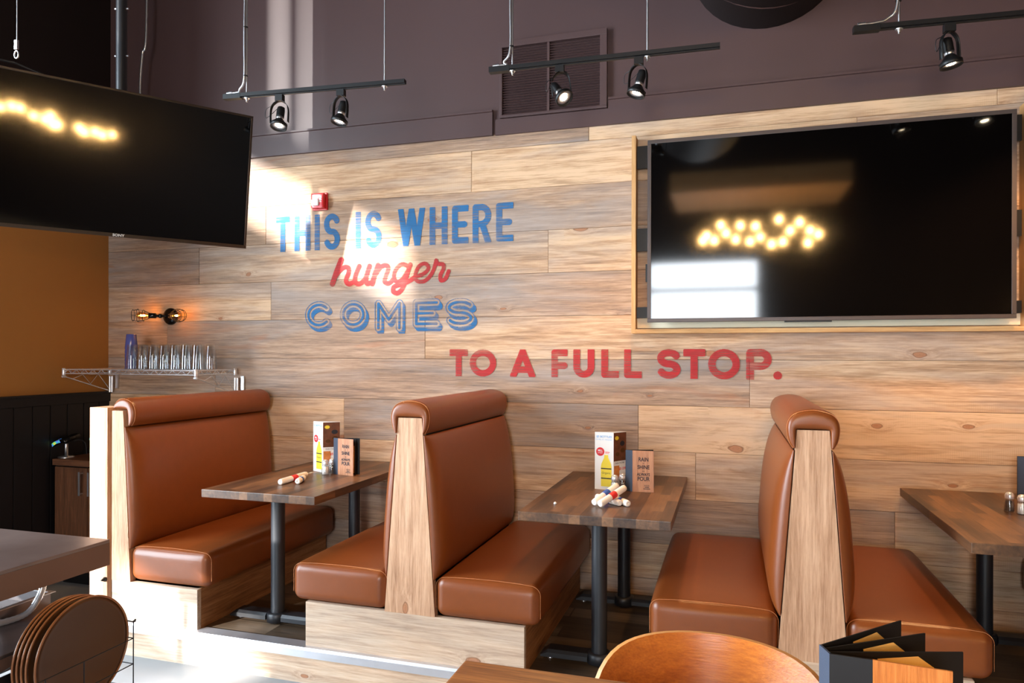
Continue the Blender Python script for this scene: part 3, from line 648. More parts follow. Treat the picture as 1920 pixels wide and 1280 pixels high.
def seat(t, xa, xb):
    s = MB().rbox(xa, xb, YF - 0.004, YB, ZB + 0.001, 0.424, 0.048, crown=(0.006, 0.004, 0.016)).build('seat_cushion', 'leather', t, world=False)
    r = .048; pts = []
    for cx, a0, a1 in ((xa + r, 180, 90), (xb - r, 90, 0)):
        pts += [(cx + (r + .0005) * math.cos(math.radians(a0 + (a1 - a0) * k / 8)), YF + 0.020, 0.424 - r + (r - .004) * math.sin(math.radians(a0 + (a1 - a0) * k / 8))) for k in range(9)]
    mid = pts[8]; e = pts[9]
    pts = [(pts[0][0], pts[0][1], ZB + .04)] + pts[:9] + [(mid[0] + (e[0] - mid[0]) * k / 8, mid[1], 0.4215 + .006 * (1 - (2 * k / 8 - 1) ** 2)) for k in range(1, 8)] + pts[9:] + [(pts[-1][0], pts[-1][1], ZB + .04)]
    MB().tube(pts, 0.0010, 6).build('stitching', 'thread', s, world=False)
def double_booth(x, label):
    t = thing('restaurant_booth', label, 'booth', (x, 0, 0), group='double-sided leather booths')
    MB().box(-.588, .588, YF, YF + .03, 0, ZB, .002).build('plinth_front', 'pine_h', t, world=False)
    for a in (-1, 1): MB().box(a * .570, a * .588, YF + .031, YB, 0, ZB, .002).build('plinth_side', 'pine_y', t, world=False)
    MB().prism([(-.135, ZB), (.135, ZB), (.063, ZT), (-.063, ZT)], 'y', YF - .002, YF + .038).build('end_panel', 'pine_v', t, world=False)
    MB().prism([(-.118, ZB), (.118, ZB), (.052, ZT - .006), (-.052, ZT - .006)], 'y', YF + .039, YB).build('back_frame', 'black', t, world=False)
    seat(t, -.672, -.133); seat(t, .133, .660)
    for s in (-1, 1): pillow(YF - .001, YB - .01, 0.408, 1.108, 0.060, s, lambda z: hw(z)).build('back_cushion', 'leather', t, world=False)
    m, line = roll_mesh(YF - .012, YB - .02)
    h = m.build('head_roll', 'leather', t, world=False); MB().tube(line, 0.0010, 6).build('stitching', 'thread', h, world=False)
    return t
b2 = double_booth(-1.505, 'double-sided tan leather booth between the two set tables')
for x, lab in ((0.332, 'double-sided tan leather booth under the big wall television, knotty end board'), (2.175, 'tan leather booth at the right edge, mostly hidden behind the dark table')):
    o = copy_tree(b2); o.location.x = x; o['label'] = lab
# the single-sided booth at the left
t = thing('restaurant_booth', 'single-sided tan leather booth beside the square timber post', 'booth', (-3.36, 0, 0))
MB().box(0, .588, YF, YF + .03, -.004, ZB - .008, .002).build('plinth_front', 'pine_h', t, world=False)
MB().box(.570, .588, YF + .031, YB, 0, ZB - .008, .002).build('plinth_side', 'pine_y', t, world=False)
MB().prism([(0, ZB - .008), (.132, ZB - .008), (.078, 1.184), (0, 1.184)], 'y', YF - .002, YF + .038).build('end_panel', 'pine_v', t, world=False)
MB().prism([(0, ZB), (.118, ZB), (.066, 1.18), (0, 1.18)], 'y', YF + .039, YB).build('back_frame', 'black', t, world=False)
seat(t, .125, .664)
pillow(YF - .001, YB - .01, 0.408, 1.094, 0.060, 1, lambda z: .132 + (.078 - .132) * (z - ZB) / (1.184 - ZB)).build('back_cushion', 'leather', t, world=False)
m, line = roll_mesh(YF + .006, YB - .02, half=True)
m.xform(Matrix.Translation((.052, 0, 0))); h = m.build('head_roll', 'leather', t, world=False)
MB().tube([(a + .052, b, c) for a, b, c in line], 0.0010, 6).build('stitching', 'thread', h, world=False)
t = thing('partition', 'low timber partition with square post left of the booths', 'partition', (-3.45, 3.83, -.18))
MB().box(-3.513, -3.385, YF - .01, YF + .12, -.18, 1.200, .003).build('post', 'pine_v', t)
MB().box(-3.495, -3.400, YF + .121, 4.495, -.18, 1.185, .002).build('panel', 'walnut', t)
MB().box(-3.384, -3.3605, YF + .02, YF + .10, -.17, 1.180).build('filler_strip', 'walnut', t)
mb = MB(); mb.lathe([(.012, 0), (.014, .008), (.009, .016), (.004, .03)], (-3.395, YF - .010, .225), (0, -1, 0), 14); mb.build('purse_hook', 'black', t)

# ================================================================ BOOTH TABLES
def booth_table(x0, label):
    t = thing('booth_table', label, 'table', (x0 + .358, 3.865, 0), group='butcher block booth tables')
    MB().box(-.358, .358, -.622, .618, .716, .76, .004).build('tabletop', 'table', t, world=False)
    for yy in (-.43, .42):
        mb = MB(); mb.lathe([(.038, .03), (.038, .705)], (0, yy, 0), n=28); mb.box(-.24, .24, yy - .045, yy + .045, .705, .716)
        mb.build('column', 'iron', t, world=False)
        mb = MB(); mb.lathe([(.046, .006), (.060, .010), (.060, .052), (.054, .060), (.0385, .060)], (0, yy, 0), n=28)
        for s in (-1, 1):
            sec = [(-.046, .020), (.046, .020), (.046, .042), (.034, .056), (-.034, .056), (-.046, .042)]
            n = len(sec); end = [(p[0], .020 + (p[1] - .020) * .35) for p in sec]
            vs = [(s * .050, yy + a, b) for a, b in sec] + [(s * .250, yy + a, b) for a, b in sec] + [(s * .285, yy + a, b) for a, b in end]
            mb.add(vs, [list(range(n))] + [(k * n + i, k * n + (i + 1) % n, (k + 1) * n + (i + 1) % n, (k + 1) * n + i) for k in (0, 1) for i in range(n)] + [list(range(2 * n, 3 * n))])
        f = mb.build('foot', 'iron', t, world=False)
        for s in (-1, 1): MB().lathe([(.014, 0), (.016, .004), (.006, .008), (.006, .021)], (s * .245, yy, 0.0005), n=14).build('glide', 'zinc', f, world=False)
    return t
tb = booth_table(-2.792, 'narrow butcher block booth table with one pair of cutlery rolls, left')
for x0, lab in ((-.965, 'narrow butcher block booth table with a heap of crossed cutlery rolls'), (.922, 'narrow butcher block table cut off by the right picture edge')):
    o = copy_tree(tb); o.location.x = x0 + .358; o['label'] = lab
TZ = 0.7605

# ---------------------------------------------------------------- things on the booth tables
def tent(L, M, R_, label, h=.318):
    t = thing('table_tent_card', label, 'menu card', (M[0], M[1], TZ), group='folded drinks cards')
    B = (L[0] + R_[0] - M[0], L[1] + R_[1] - M[1]); z0, z1 = TZ, TZ + h; e = .0015
    def wallp(mb, p, q):
        p = Vector((p[0], p[1], 0)); q = Vector((q[0], q[1], 0)); n = (q - p).cross(Vector((0, 0, 1))).normalized() * e
        a = [p, q, q + n * -1, p - n]
        mb.prism([(v.x, v.y) for v in a], 'z', z0, z1)
    mb = MB(); wallp(mb, L, M); wallp(mb, M, R_); wallp(mb, R_, L); c = mb.build('card', 'white', t)
    w = math.hypot(M[0] - L[0], M[1] - L[1]); A = face_frame((L[0] - M[0], L[1] - M[1]), (0, 0), 0)
    def rect(fr, x0, x1, y0, y1, name, mat, lift=0.0):
        o = MB().add([fr @ Vector((x, y, lift)) for x, y in ((x0, y0), (x1, y0), (x1, y1), (x0, y1))], [(0, 1, 2, 3)]).build(name, mat, c, world=False); return o
    def T(x, y): return A @ Matrix.Translation((x, y, .0004))
    flat_text('$5 BOTTLES', .0165, 'printed_text', 'skyblue', c, T(w / 2, h - .030), bold=.0003)
    flat_text('OF MILL ST. ORGANIC', .0095, 'printed_text', 'skyblue', c, T(w / 2, h - .044))
    mb = MB(); mb.add([A @ Vector((w * .30 + .024 * math.cos(2 * PI * k / 28), h * .66 + .024 * math.sin(2 * PI * k / 28), .0002)) for k in range(28)], [list(range(28))]); mb.build('round_badge', 'red', c, world=False)
    flat_text('MILL', .014, 'printed_text', 'white', c, T(w * .30, h * .665), bold=.0003); flat_text('STREET', .009, 'printed_text', 'white', c, T(w * .30, h * .63))
    rect(A, w * .56, w * .80, h * .648, h * .660, 'printed_line', 'red', .0003); rect(A, w * .56, w * .76, h * .630, h * .637, 'printed_line', 'red', .0003)
    bx = w * .62; prof = [(.030, .03), (.031, .135), (.028, .155), (.012, .19), (.011, .205)]
    pts = [(bx + r, y) for r, y in prof] + [(bx - r, y) for r, y in prof[::-1]]
    MB().add([A @ Vector((x, y - .012, .0001)) for x, y in pts], [list(range(len(pts)))]).build('printed_bottle', 'yellow', c, world=False)
    rect(A, bx - .030, bx + .030, .114, .120, 'printed_band', 'ink', .0003); rect(A, bx - .030, bx + .030, .060, .066, 'printed_band', 'ink', .0003)
    flat_text('Organic', .016, 'printed_text', 'ink', c, T(bx, .088))
    w2 = math.hypot(R_[0] - M[0], R_[1] - M[1]); B2 = face_frame((0, 0), (R_[0] - M[0], R_[1] - M[1]), 0)
    rect(B2, .001, w2 - .001, h * .50, h - .002, 'printed_photo', 'photo', .0002)
    for (px_, py_, r, mt) in ((.25, .90, .016, 'yellow'), (.68, .80, .020, 'ink'), (.70, .68, .018, 'tray'), (.30, .62, .016, 'tray')):
        MB().add([B2 @ Vector((w2 * px_ + r * math.cos(2 * PI * k / 16), h * py_ + r * .7 * math.sin(2 * PI * k / 16), .0004)) for k in range(16)], [list(range(16))]).build('printed_plate', mt, c, world=False)
    def T2(x, y): return B2 @ Matrix.Translation((x, y, .0004))
    flat_text('EVEN TASTIER', .0115, 'printed_text', 'ink', c, T2(w2 * .5, h * .45)); rect(B2, .004, w2 * .45, h * .20, h * .42, 'printed_photo', 'photo2', .0002)
    flat_text('$5 OFF', .020, 'printed_text', 'red', c, T2(w2 * .70, h * .34), bold=.0004); flat_text('NEW', .022, 'printed_text', 'red', c, T2(w2 * .72, h * .16), bold=.0004)
    return t
tent((-2.557, 3.980), (-2.460, 3.935), (-2.378, 4.004), 'folded white drinks card on the left table, by the slightly open booklet')
tent((-.720, 3.920), (-.613, 3.904), (-.556, 3.992), 'folded white drinks card behind the heap of cutlery rolls')
def booklet(spine, bend, edge, back, label, h=.225, open_page=True):
    t = thing('drinks_menu', label, 'menu', (bend[0], bend[1], TZ), group='wood-faced drinks booklets')
    s, b, e, k = (Vector((p[0], p[1], 0)) for p in (spine, bend, edge, back)); th = .003
    def slab(name, pts, mat, za=TZ, zb=TZ + h):
        return MB().prism([(p.x, p.y) for p in pts], 'z', za, zb).build(name, mat, t)
    d = (e - b).normalized(); n = d.cross(Vector((0, 0, 1)))
    slab('front_cover', [b, e, e - n * th, b - n * th], 'menu_wood')
    d2 = (b - s).normalized(); n2 = d2.cross(Vector((0, 0, 1)))
    slab('cloth_spine', [s, b, b - n * th, s - n2 * th], 'navy')
    d3 = (k - s).normalized(); n3 = d3.cross(Vector((0, 0, 1)))
    slab('back_cover', [s - n2 * th - n3 * .001, k, k - n3 * th, s - n3 * (th + .003)], 'black')
    if open_page:
        m_ = (e + k) / 2 - d * .004; q = s - n2 * .006 + d * .006
        slab('page_holder', [q, m_, m_ - n * .0015, q - n * .0015], 'black', TZ + .002, TZ + h - .003)
        a = q + (m_ - q) * .35 + n * .001; bb = q + (m_ - q) * .93 + n * .001
        MB().add([(a.x, a.y, TZ + .03), (bb.x, bb.y, TZ + .012), (bb.x, bb.y, TZ + h - .045), (a.x, a.y, TZ + h - .015)], [(0, 1, 2, 3)]).build('amber_page', 'orange_paper', t)
    A = face_frame((b.x - t.location.x, b.y - t.location.y), (e.x - t.location.x, e.y - t.location.y), 0); w = (e - b).length
    fc = t.children[0]
    for txt, sz, y in (('RAIN', .030, .168), ('or', .013, .153), ('SHINE', .030, .126), ('we', .014, .111), ('ALWAYS', .022, .089), ('POUR', .031, .062)):
        flat_text(txt, sz, 'printed_text', 'ink', fc, A @ Matrix.Translation((w * .52, y, .0003)), sx=.80, bold=.0006 if len(txt) > 2 else 0)
    flat_text('REDS', .012, 'printed_text', 'ink', fc, A @ Matrix.Translation((w * .68, .032, .0003)))
    for y, l in ((.025, .10), (.017, .16)):
        MB().add([A @ Vector((w * .68 + sx_ * w * l, y + dy, .0003)) for sx_, dy in ((-1, 0), (1, 0), (1, .0035), (-1, .0035))], [(0, 1, 2, 3)]).build('printed_line', 'ink', fc, world=False)
    return t
booklet((-2.369, 3.913), (-2.330, 3.898), (-2.210, 3.874), (-2.204, 3.945), 'slightly open wood-faced drinks booklet standing on the left table')
booklet((-.547, 3.915), (-.508, 3.900), (-.394, 3.905), (-.402, 3.962), 'wood-faced drinks booklet standing on the table with crossed rolls')
booklet((1.432, 4.300), (1.475, 4.255), (1.590, 4.230), (1.590, 4.300), 'dark drinks booklet cut off at the right picture edge')
def shaker(x, y, fill, label, cat):
    t = thing(cat.replace(' ', '_'), label, cat, (x, y, TZ), group='glass salt and pepper shakers')
    n = 8; prof = [(.024, 0), (.0245, .004), (.0235, .03), (.019, .058), (.017, .064)]
    inner = [(.0215, .004), (.0210, .03), (.0168, .057), (.0150, .064)]
    MB().lathe(prof + inner[::-1], (0, 0, 0), n=n, close=False).build('jar', 'glass', t, world=False)
    MB().lathe([(.0001, .0045), (.0208, .0045), (.0203, .03), (.0180, .050), (.0001, .050)], (0, 0, 0), n=12).build('contents', fill, t, world=False)
    MB().lathe([(.0185, .062), (.0195, .066), (.0195, .078), (.016, .088), (.007, .093), (.0001, .0935)], (0, 0, 0), n=20).build('cap', 'chrome', t, world=False)
shaker(-2.403, 3.874, 'salt', 'white salt shaker in front of the pepper on the left table', 'salt shaker')
shaker(-2.392, 3.934, 'pepper', 'pepper shaker half hidden behind salt, on the left table', 'pepper shaker')
shaker(-.600, 3.866, 'salt', 'salt shaker standing behind the heap of crossed rolls', 'salt shaker')
shaker(-.566, 3.921, 'pepper', 'pepper shaker between folded card and booklet, on the crossed-rolls table', 'pepper shaker')
shaker(1.318, 3.900, 'salt', 'white salt shaker on the dark table at the right edge', 'salt shaker')
shaker(1.284, 3.955, 'pepper', 'pepper shaker on the dark table at the right edge', 'pepper shaker')
def cutlery_roll(a, b, band, label, r=.017, tines=None, group='napkin cutlery rolls'):
    a, b = Vector(a), Vector(b); d = (b - a); L = d.length; d.normalize()
    t = thing('cutlery_roll', label, 'cutlery roll', ((a + b) / 2 - Vector((0, 0, r))), group=group)
    q = Vector((0, 0, 1)).rotation_difference(d)
    def lay(mb): return mb.xform(Matrix.Translation(a) @ q.to_matrix().to_4x4())
    prof = [(.0001, .006), (r * .6, .0), (r * .93, .003), (r, .012), (r, L * .38), (r * .95, L * .5), (r, L * .62), (r, L - .012), (r * .93, L - .003), (r * .6, L), (.0001, L - .006)]
    lay(MB().lathe(prof, n=18)).build('napkin', 'offwhite', t)
    lay(MB().lathe([(r * 1.0, L * .41), (r * 1.03, L * .42), (r * 1.03, L * .60), (r * 1.0, L * .61)], n=18)).build('paper_band', band, t)
    if tines:
        mb = MB(); mb.tube([(0, 0, L - .01), (0, 0, L + .03)], .0022, 6)
        for k in (-1.5, -.5, .5, 1.5): mb.tube([(0, 0, L + .028), (k * .005, 0, L + .040), (k * .005, 0, L + .075)], .0012, 6)
        lay(mb).build('fork', 'chrome', t)
    return t
cutlery_roll((-2.453, 3.480, TZ + .017), (-2.466, 3.760, TZ + .017), 'red', 'long white cutlery roll with red band on the left table', tines=True)
cutlery_roll((-2.372, 3.530, TZ + .0165), (-2.410, 3.650, TZ + .0165), 'blue', 'short white cutlery roll with blue band on the left table', r=.0165)
cutlery_roll((-.655, 3.625, TZ + .016), (-.515, 3.500, TZ + .016), 'blue', 'lower white cutlery roll lying under the red-banded roll', r=.016)
cutlery_roll((-.560, 3.620, TZ + .016), (-.475, 3.495, TZ + .016), 'blue', 'white cutlery roll poking out furthest right of the heap', r=.016)
cutlery_roll((-.639, 3.456, TZ + .018), (-.551, 3.633, TZ + .078), 'blue', 'blue-banded cutlery roll lying across the heap', r=.017)
cutlery_roll((-.606, 3.430, TZ + .018), (-.506, 3.590, TZ + .077), 'red', 'red-banded cutlery roll on top of the heap', r=.017)
def fork(x, y, rz, label):
    t = thing('fork', label, 'fork', (x, y, TZ), rz)
    mb = MB(); mb.box(-.003, .003, -.10, 0, .0005, .0025); mb.box(-.010, .010, 0, .02, .0005, .0025)
    for k in (-1.5, -.5, .5, 1.5): mb.box(k * .006 - .0015, k * .006 + .0015, .02, .06, .0005, .0022)
    mb.build('tines_and_handle', 'chrome', t, world=False)
fork(-.640, 3.690, .35, 'steel fork tips showing beyond the heap of crossed rolls')
fork(1.325, 3.640, -1.2, 'steel fork on the dark table at the right edge')
tag(MB().lathe([(.0001, .0), (.008, .001), (.009, .006), (.004, .011), (.0001, .012)], (-.833, 3.452, TZ), n=7).build('paper_scrap', 'white'), 'tiny white paper scrap on the table with crossed rolls', 'paper')

# ================================================================ TELEVISIONS
t = thing('television', 'big wall-mounted flat television in the pine recess frame', 'television', (.48, 4.40, 1.70))
x0, x1, z0, z1, yf = -.481, 1.445, 1.707, 2.811, 4.355
MB().box(x0 + .021, x1 - .021, yf + .004, yf + .012, z0 + .021, z1 - .021).build('screen', 'screen', t)
mb = MB()
for a in ((x0, x1, z0, z0 + .022), (x0, x1, z1 - .022, z1), (x0, x0 + .022, z0 + .0225, z1 - .0225), (x1 - .022, x1, z0 + .0225, z1 - .0225)): mb.box(a[0], a[1], yf, yf + .034, a[2], a[3], .002)
mb.build('bezel', 'bezel', t)
MB().box(x0 + .03, x1 - .03, yf + .0125, yf + .060, z0 + .03, z1 - .03).build('back_shell', 'black', t)
for za, zb in ((2.668, 2.808), (2.154, 2.295), (1.740, 1.806)): MB().box(-.556, 1.500, 4.452, 4.470, za, zb).build('mount_rail', 'black', t)
MB().box(-.50, -.43, 4.432, 4.451, 1.961, 2.070).build('power_brick', 'black', t)
MB().box(.30, .55, yf + .004, yf + .03, z0 - .008, z0 - .0005).build('sensor_bar', 'black', t)
t = thing('recess_frame', 'raw pine frame boxing in the big wall television', 'frame', (.46, 4.45, 1.641))
MB().box(-.583, -.557, 4.400, 4.4965, 1.641, 2.862, .001).build('side_board', 'frame_pine_v', t)
MB().box(1.502, 1.528, 4.400, 4.4965, 1.641, 2.862, .001).build('side_board', 'frame_pine_v', t)
MB().box(-.5565, 1.5015, 4.400, 4.4965, 1.641, 1.667, .001).build('bottom_board', 'frame_pine', t)
MB().box(-.5565, 1.5015, 4.474, 4.4965, 1.676, 1.738, .001).build('ledger_strip', 'white_board', t)
# hung television on the left, turned and tipped towards the room
al, tl, w, h = math.radians(54.137), math.radians(10.308), 1.45, .83
wd = Vector((math.cos(al), math.sin(al), 0)); n0 = Vector((math.sin(al), -math.cos(al), 0)); up = Vector((0, 0, 1)) * math.cos(tl) + n0 * math.sin(tl); nn = wd.cross(up)
TR = Vector((-2.877, 3.794, 3.007)); TL_ = TR - wd * w
t = thing('television', 'large dark flat television hung tipped forward at the upper left', 'television', tuple(TL_ - up * h + wd * w / 2))
Q = Matrix((wd, up, nn)).transposed().to_4x4(); Q.translation = TL_ - up * h
def place(mb): return mb.xform(Q)
place(MB().box(.012, w - .012, .020, h - .012, -.012, -.003)).build('screen', 'screen', t)
mb = MB()
for a in ((0, w, 0, .021), (0, w, h - .013, h), (0, .013, .0215, h - .0135), (w - .013, w, .0215, h - .0135)): mb.box(a[0], a[1], a[2], a[3], -.030, .001, .002)
place(mb).build('bezel', 'bezel_dark', t)
place(MB().box(.03, w - .03, .03, h - .03, -.062, -.0125)).build('back_shell', 'black', t)
lg = flat_text('SONY', .020, 'brand_lettering', 'white_plastic', t, Matrix.Translation(-Vector(t.location)) @ Q @ Matrix.Translation((w * .497, .004, .0016)), sx=1.15, bold=.0006)
mb = MB()
for xx in (w * .32, w * .68): mb.add([Q @ Vector(p) for p in [(xx + a, b, c) for c in (-.10, -.063) for b in (.1, h - .06) for a in (0, .04)]], [(0, 2, 3, 1), (4, 5, 7, 6), (0, 1, 5, 4), (2, 6, 7, 3), (0, 4, 6, 2), (1, 3, 7, 5)])
mb.build('mount_bracket', 'black', t)
hp = Q @ Vector((0.745, h * .5, -.145))
mb = MB(); mb.tube([(hp.x, hp.y, hp.z - .15), (hp.x, hp.y, CEIL)], .0305, 16); mb.box(hp.x - .05, hp.x + .05, hp.y - .05, hp.y + .05, hp.z - .12, hp.z + .12, .004); dp = mb.build('drop_pole', 'iron', t)
for z in (3.28, 3.56, 3.80): MB().tube([(hp.x - .040, hp.y - .01, z), (hp.x + .040, hp.y + .01, z)], .006, 8).build('pole_screw', 'zinc', dp)
t2 = thing('hanging_wire', 'thin steel wire with crimp and eyelet above the hung television', 'wire', (-3.609, 2.814, 3.07))
MB().tube([(-3.609, 2.814, CEIL), (-3.609, 2.814, 3.16)], .0022, 6).build('wire', 'zinc', t2)
MB().box(-3.624, -3.602, 2.808, 2.820, 3.115, 3.165, .003).build('crimp_sleeve', 'zinc', t2)
MB().tube([(-3.612 + .014 * math.cos(k * PI / 8), 2.814, 3.088 + .020 * math.sin(k * PI / 8)) for k in range(16)], .004, 8, closed=True).build('eyelet', 'zinc', t2)
a, b = TL_ + wd * .10 + up * .035 - nn * .04, TL_ + wd * .34 + up * .006 - nn * .04
tag(MB().tube([a - wd * .4 + up * .06, a, (a + b) / 2 + up * .012, b, b - up * .15 - nn * .05], .006, 8).build('cable', 'black'), 'black cable sagging over the top edge of the hung television', 'cable')

# ================================================================ WALL FITTINGS
t = thing('fire_alarm', 'red fire alarm horn and strobe on the plank wall', 'fire alarm', (-2.832, 4.497, 2.545))
MB().box(-2.890, -2.770, 4.478, 4.496, 2.548, 2.672, .006).build('back_plate', 'alarm_red', t)
MB().box(-2.880, -2.778, 4.440, 4.4775, 2.556, 2.664, .012).build('housing', 'alarm_red', t)
MB().rbox(-2.872, -2.812, 4.428, 4.445, 2.572, 2.618, .008).build('strobe_lens', 'white_plastic', t)
flat_text('FIRE', .026, 'printed_text', 'white', t, Matrix.Translation((2.832 - 2.792, -4.497 + 4.4392, .075)) @ Matrix.Rotation(PI / 2, 4, 'X') @ Matrix.Rotation(PI / 2, 4, 'Z'), bold=.0008)
t = thing('wall_vent', 'large painted louvred return-air grille above the plank wall', 'vent', (-1.108, 4.50, 3.07))
x0, x1, z0, z1 = -1.466, -.750, 3.078, 3.585
mb = MB()
for a in ((x0, x1, z0, z0 + .018), (x0, x1, z1 - .042, z1), (x0, x0 + .018, z0 + .0182, z1 - .0422), (x1 - .045, x1, z0 + .0182, z1 - .0422)): mb.box(a[0], a[1], 4.470, 4.504, a[2], a[3], .003)
mb.build('frame', 'purple', t)
MB().box(x0 + .019, x1 - .046, 4.499, 4.5045, z0 + .019, z1 - .043).build('backing', 'purple', t)
MB().box(-1.142, -1.126, 4.474, 4.498, z0 + .019, z1 - .043).build('centre_bar', 'purple', t)
for k in range(27):
    z = z0 + .024 + k * .0163
    MB().prism([(4.477, z), (4.4795, z - .002), (4.497, z + .011), (4.495, z + .013)], 'x', x0 + .019, x1 - .046).build('louvre', 'purple', t)
t = tag(MB().tube(spline([(-4.30, 4.36, 2.7), (-4.29, 4.36, 3.1), (-4.33, 4.36, 3.5), (-4.31, 4.36, 3.8), (-4.27, 4.36, 4.1), (-4.27, 4.36, CEIL)], 8), .010, 8).build('flexible_conduit', 'zinc'), 'wavy grey flexible conduit dropping behind the hung television', 'conduit')
# round duct entering the wall at the top right
t = thing('air_duct', 'fat round dark air duct meeting the wall at the top right', 'duct', (.2, 4.5, 3.46))
ax = Vector((-.16, -1, .0)); nr, L = 40, 3.2; R_ = .415; vs = []; fs = []
q = Vector((0, -1, 0)).rotation_difference(ax.normalized())
for k in range(2):
    for i in range(nr):
        a = 2 * PI * i / nr; p = Vector((R_ * 1.05 * math.cos(a), 0, R_ * math.sin(a)))
        vs.append(Vector((.205, 4.504, 3.880)) + p + ax * (L * k))
for i in range(nr): fs.append((i, (i + 1) % nr, nr + (i + 1) % nr, nr + i))
MB().add(vs, fs, True).build('tube', 'darkpaint', t)
for s in (.27, .77, 1.27, 1.77, 2.27):
    c = Vector((.205, 4.504, 3.880)) + ax * s
    MB().tube([c + Vector((R_ * 1.05 * math.cos(2 * PI * i / 40), .16 * math.cos(2 * PI * i / 40), R_ * math.sin(2 * PI * i / 40))) for i in range(40)], .005, 6, closed=True).build('seam_ring', 'purple', t)

# ---------------------------------------------------------------- track lights
def track(A, B, rods, heads, label, conduit=0):
    A = Vector(A); B = Vector(B); d = (B - A).normalized(); side = Vector((-d.y, d.x, 0)); z = A.z
    t = thing('track_light', label, 'track light', tuple((A + B) / 2), group='black track lights on steel rods')
    def bar(mb, s0, s1, h0, h1, w):
        vs = [A + d * s + side * o + Vector((0, 0, hh)) for hh in (h0, h1) for o in (-w, w) for s in (s0, s1)]
        mb.add(vs, [(0, 2, 3, 1), (4, 5, 7, 6), (0, 1, 5, 4), (2, 6, 7, 3), (0, 4, 6, 2), (1, 3, 7, 5)])
    L = (B - A).length; mb = MB(); bar(mb, .12, L, -.004, .018, .018); bar(mb, .12, L, -.010, -.004, .006); mb.build('track_bar', 'black', t)
    mb = MB(); bar(mb, 0, .119, -.012, .019, .019); mb.build('feed_box', 'black', t)
    for s in rods:
        p = A + d * s; r = MB().tube([p + Vector((0, 0, -.035)), (p.x, p.y, CEIL)], .0052, 8).build('hanging_rod', 'zinc', t)
        MB().lathe([(.017, -.014), (.019, -.011), (.017, -.0105)], p, n=16).build('washer', 'zinc', r)
        MB().lathe([(.009, -.024), (.009, -.0145)], p, n=6).build('nut', 'zinc', r)
    p = A + d * rods[0]; o = d * -.010 + side * -.012
    pts = [A + d * .045 + Vector((0, 0, .027)), A + d * .10 + Vector((0, 0, .030)), p - d * .05 + Vector((0, 0, .045)), p + o + Vector((0, 0, .11)), p + o + Vector((0, 0, .4)), p + o + d * .004 + Vector((0, 0, .9)), Vector((p.x, p.y, CEIL)) + o]
    c = MB().tube(spline(pts, 6), .0065, 8).build('conduit', 'zinc', t)
    MB().tube([A + d * .02 + Vector((0, 0, .026)), A + d * .055 + Vector((0, 0, .028))], .011, 8).build('connector', 'zinc', c)
    for hz in (.12, .42): MB().lathe([(.014, hz), (.014, hz + .006)], p + o * .5, n=10).build('cable_tie', 'black', c)
    for s, aim, pw in heads:
        p = A + d * s; aim = Vector(aim).normalized()
        mb = MB(); bar(mb, s - .024, s + .024, -.048, -.0102, .017); hd = mb.build('spot_head', 'black', t)
        piv = p + Vector((0, 0, -.165)) + Vector((aim.x, aim.y, 0)) * .01
        wv = aim.cross(Vector((0, 0, 1))); wv = wv.normalized() if wv.length > .05 else d
        wv = (wv * .6 + d * (.8 if wv.dot(d) >= 0 else -.8)).normalized(); wv = (wv - aim * wv.dot(aim)).normalized()
        yo = [piv + wv * .056 + aim * .015, piv + wv * .056 + Vector((0, 0, .06)), piv + wv * .040 + Vector((0, 0, .098)), piv + Vector((0, 0, .117)), piv - wv * .040 + Vector((0, 0, .098)), piv - wv * .056 + Vector((0, 0, .06)), piv - wv * .056 + aim * .015]
        yp = spline(yo, 6); vs = []; fs = []
        for a in yp:
            for e in (-1, 1):
                vs.append(a + aim.cross(wv) * (.010 * e)); vs.append(a + aim.cross(wv) * (.010 * e) + (a - piv).normalized() * .003)
        for i in range(len(yp) - 1):
            k = i * 4; m_ = k + 4
            for u, v in ((0, 1), (1, 3), (3, 2), (2, 0)): fs.append((k + u, k + v, m_ + v, m_ + u))
        MB().add(vs, fs, True).build('yoke', 'black', hd)
        c0 = piv - aim * .085
        MB().lathe([(.012, -.006), (.022, 0), (.024, .02), (.024, .062)], c0, aim, 20).build('lamp_socket', 'black', hd)
        MB().lathe([(.020, .0625), (.022, .066), (.022, .074), (.020, .078)], c0, aim, 20).build('retaining_clip', 'zinc', hd)
        MB().lathe([(.020, .0785), (.040, .105), (.050, .112), (.050, .134), (.0465, .134), (.0455, .126), (.0445, .126), (.018, .085), (.0001, .085)], c0, aim, 28).build('gimbal_ring', 'black', hd)
        MB().lathe([(.0001, .119), (.020, .120), (.0205, .1215), (.0001, .1225)], c0, aim, 24).build('lit_lens', 'lens', hd)
        MB().lathe([(.0212, .120), (.043, .1225), (.043, .1240), (.0212, .1215)], c0, aim, 24, close=True).build('reflector_face', 'chrome', hd)
        w0 = piv + wv * .056; MB().tube(spline([w0 + Vector((0, 0, .09)), w0 + wv * .035 + Vector((0, 0, .07)), w0 + wv * .030 + Vector((0, 0, .02)), c0 + wv * .024], 5), .0018, 5).build('safety_wire', 'iron', hd)
        lo = lamp('spot_beam', 'SPOT', c0 + aim * .14, pw, (1.0, .56, .23), aim, spot_size=math.radians(105), spot_blend=.8, shadow_soft_size=.03)
    return t
track((-3.011, 3.691, 3.100), (-1.823, 3.787, 3.100), (.155, 1.063), ((.380, (.05, -.28, -1), 48), (.785, (-.16, -.18, -1), 48)), 'black track light with two spots, hanging left of the vent')
track((-1.296, 3.774, 3.100), (-.053, 3.818, 3.100), (.133, .874), ((.402, (.62, -.40, -.80), 60), (.829, (-.28, -.12, -1), 70)), 'black track light with two spots, hanging in front of the vent')
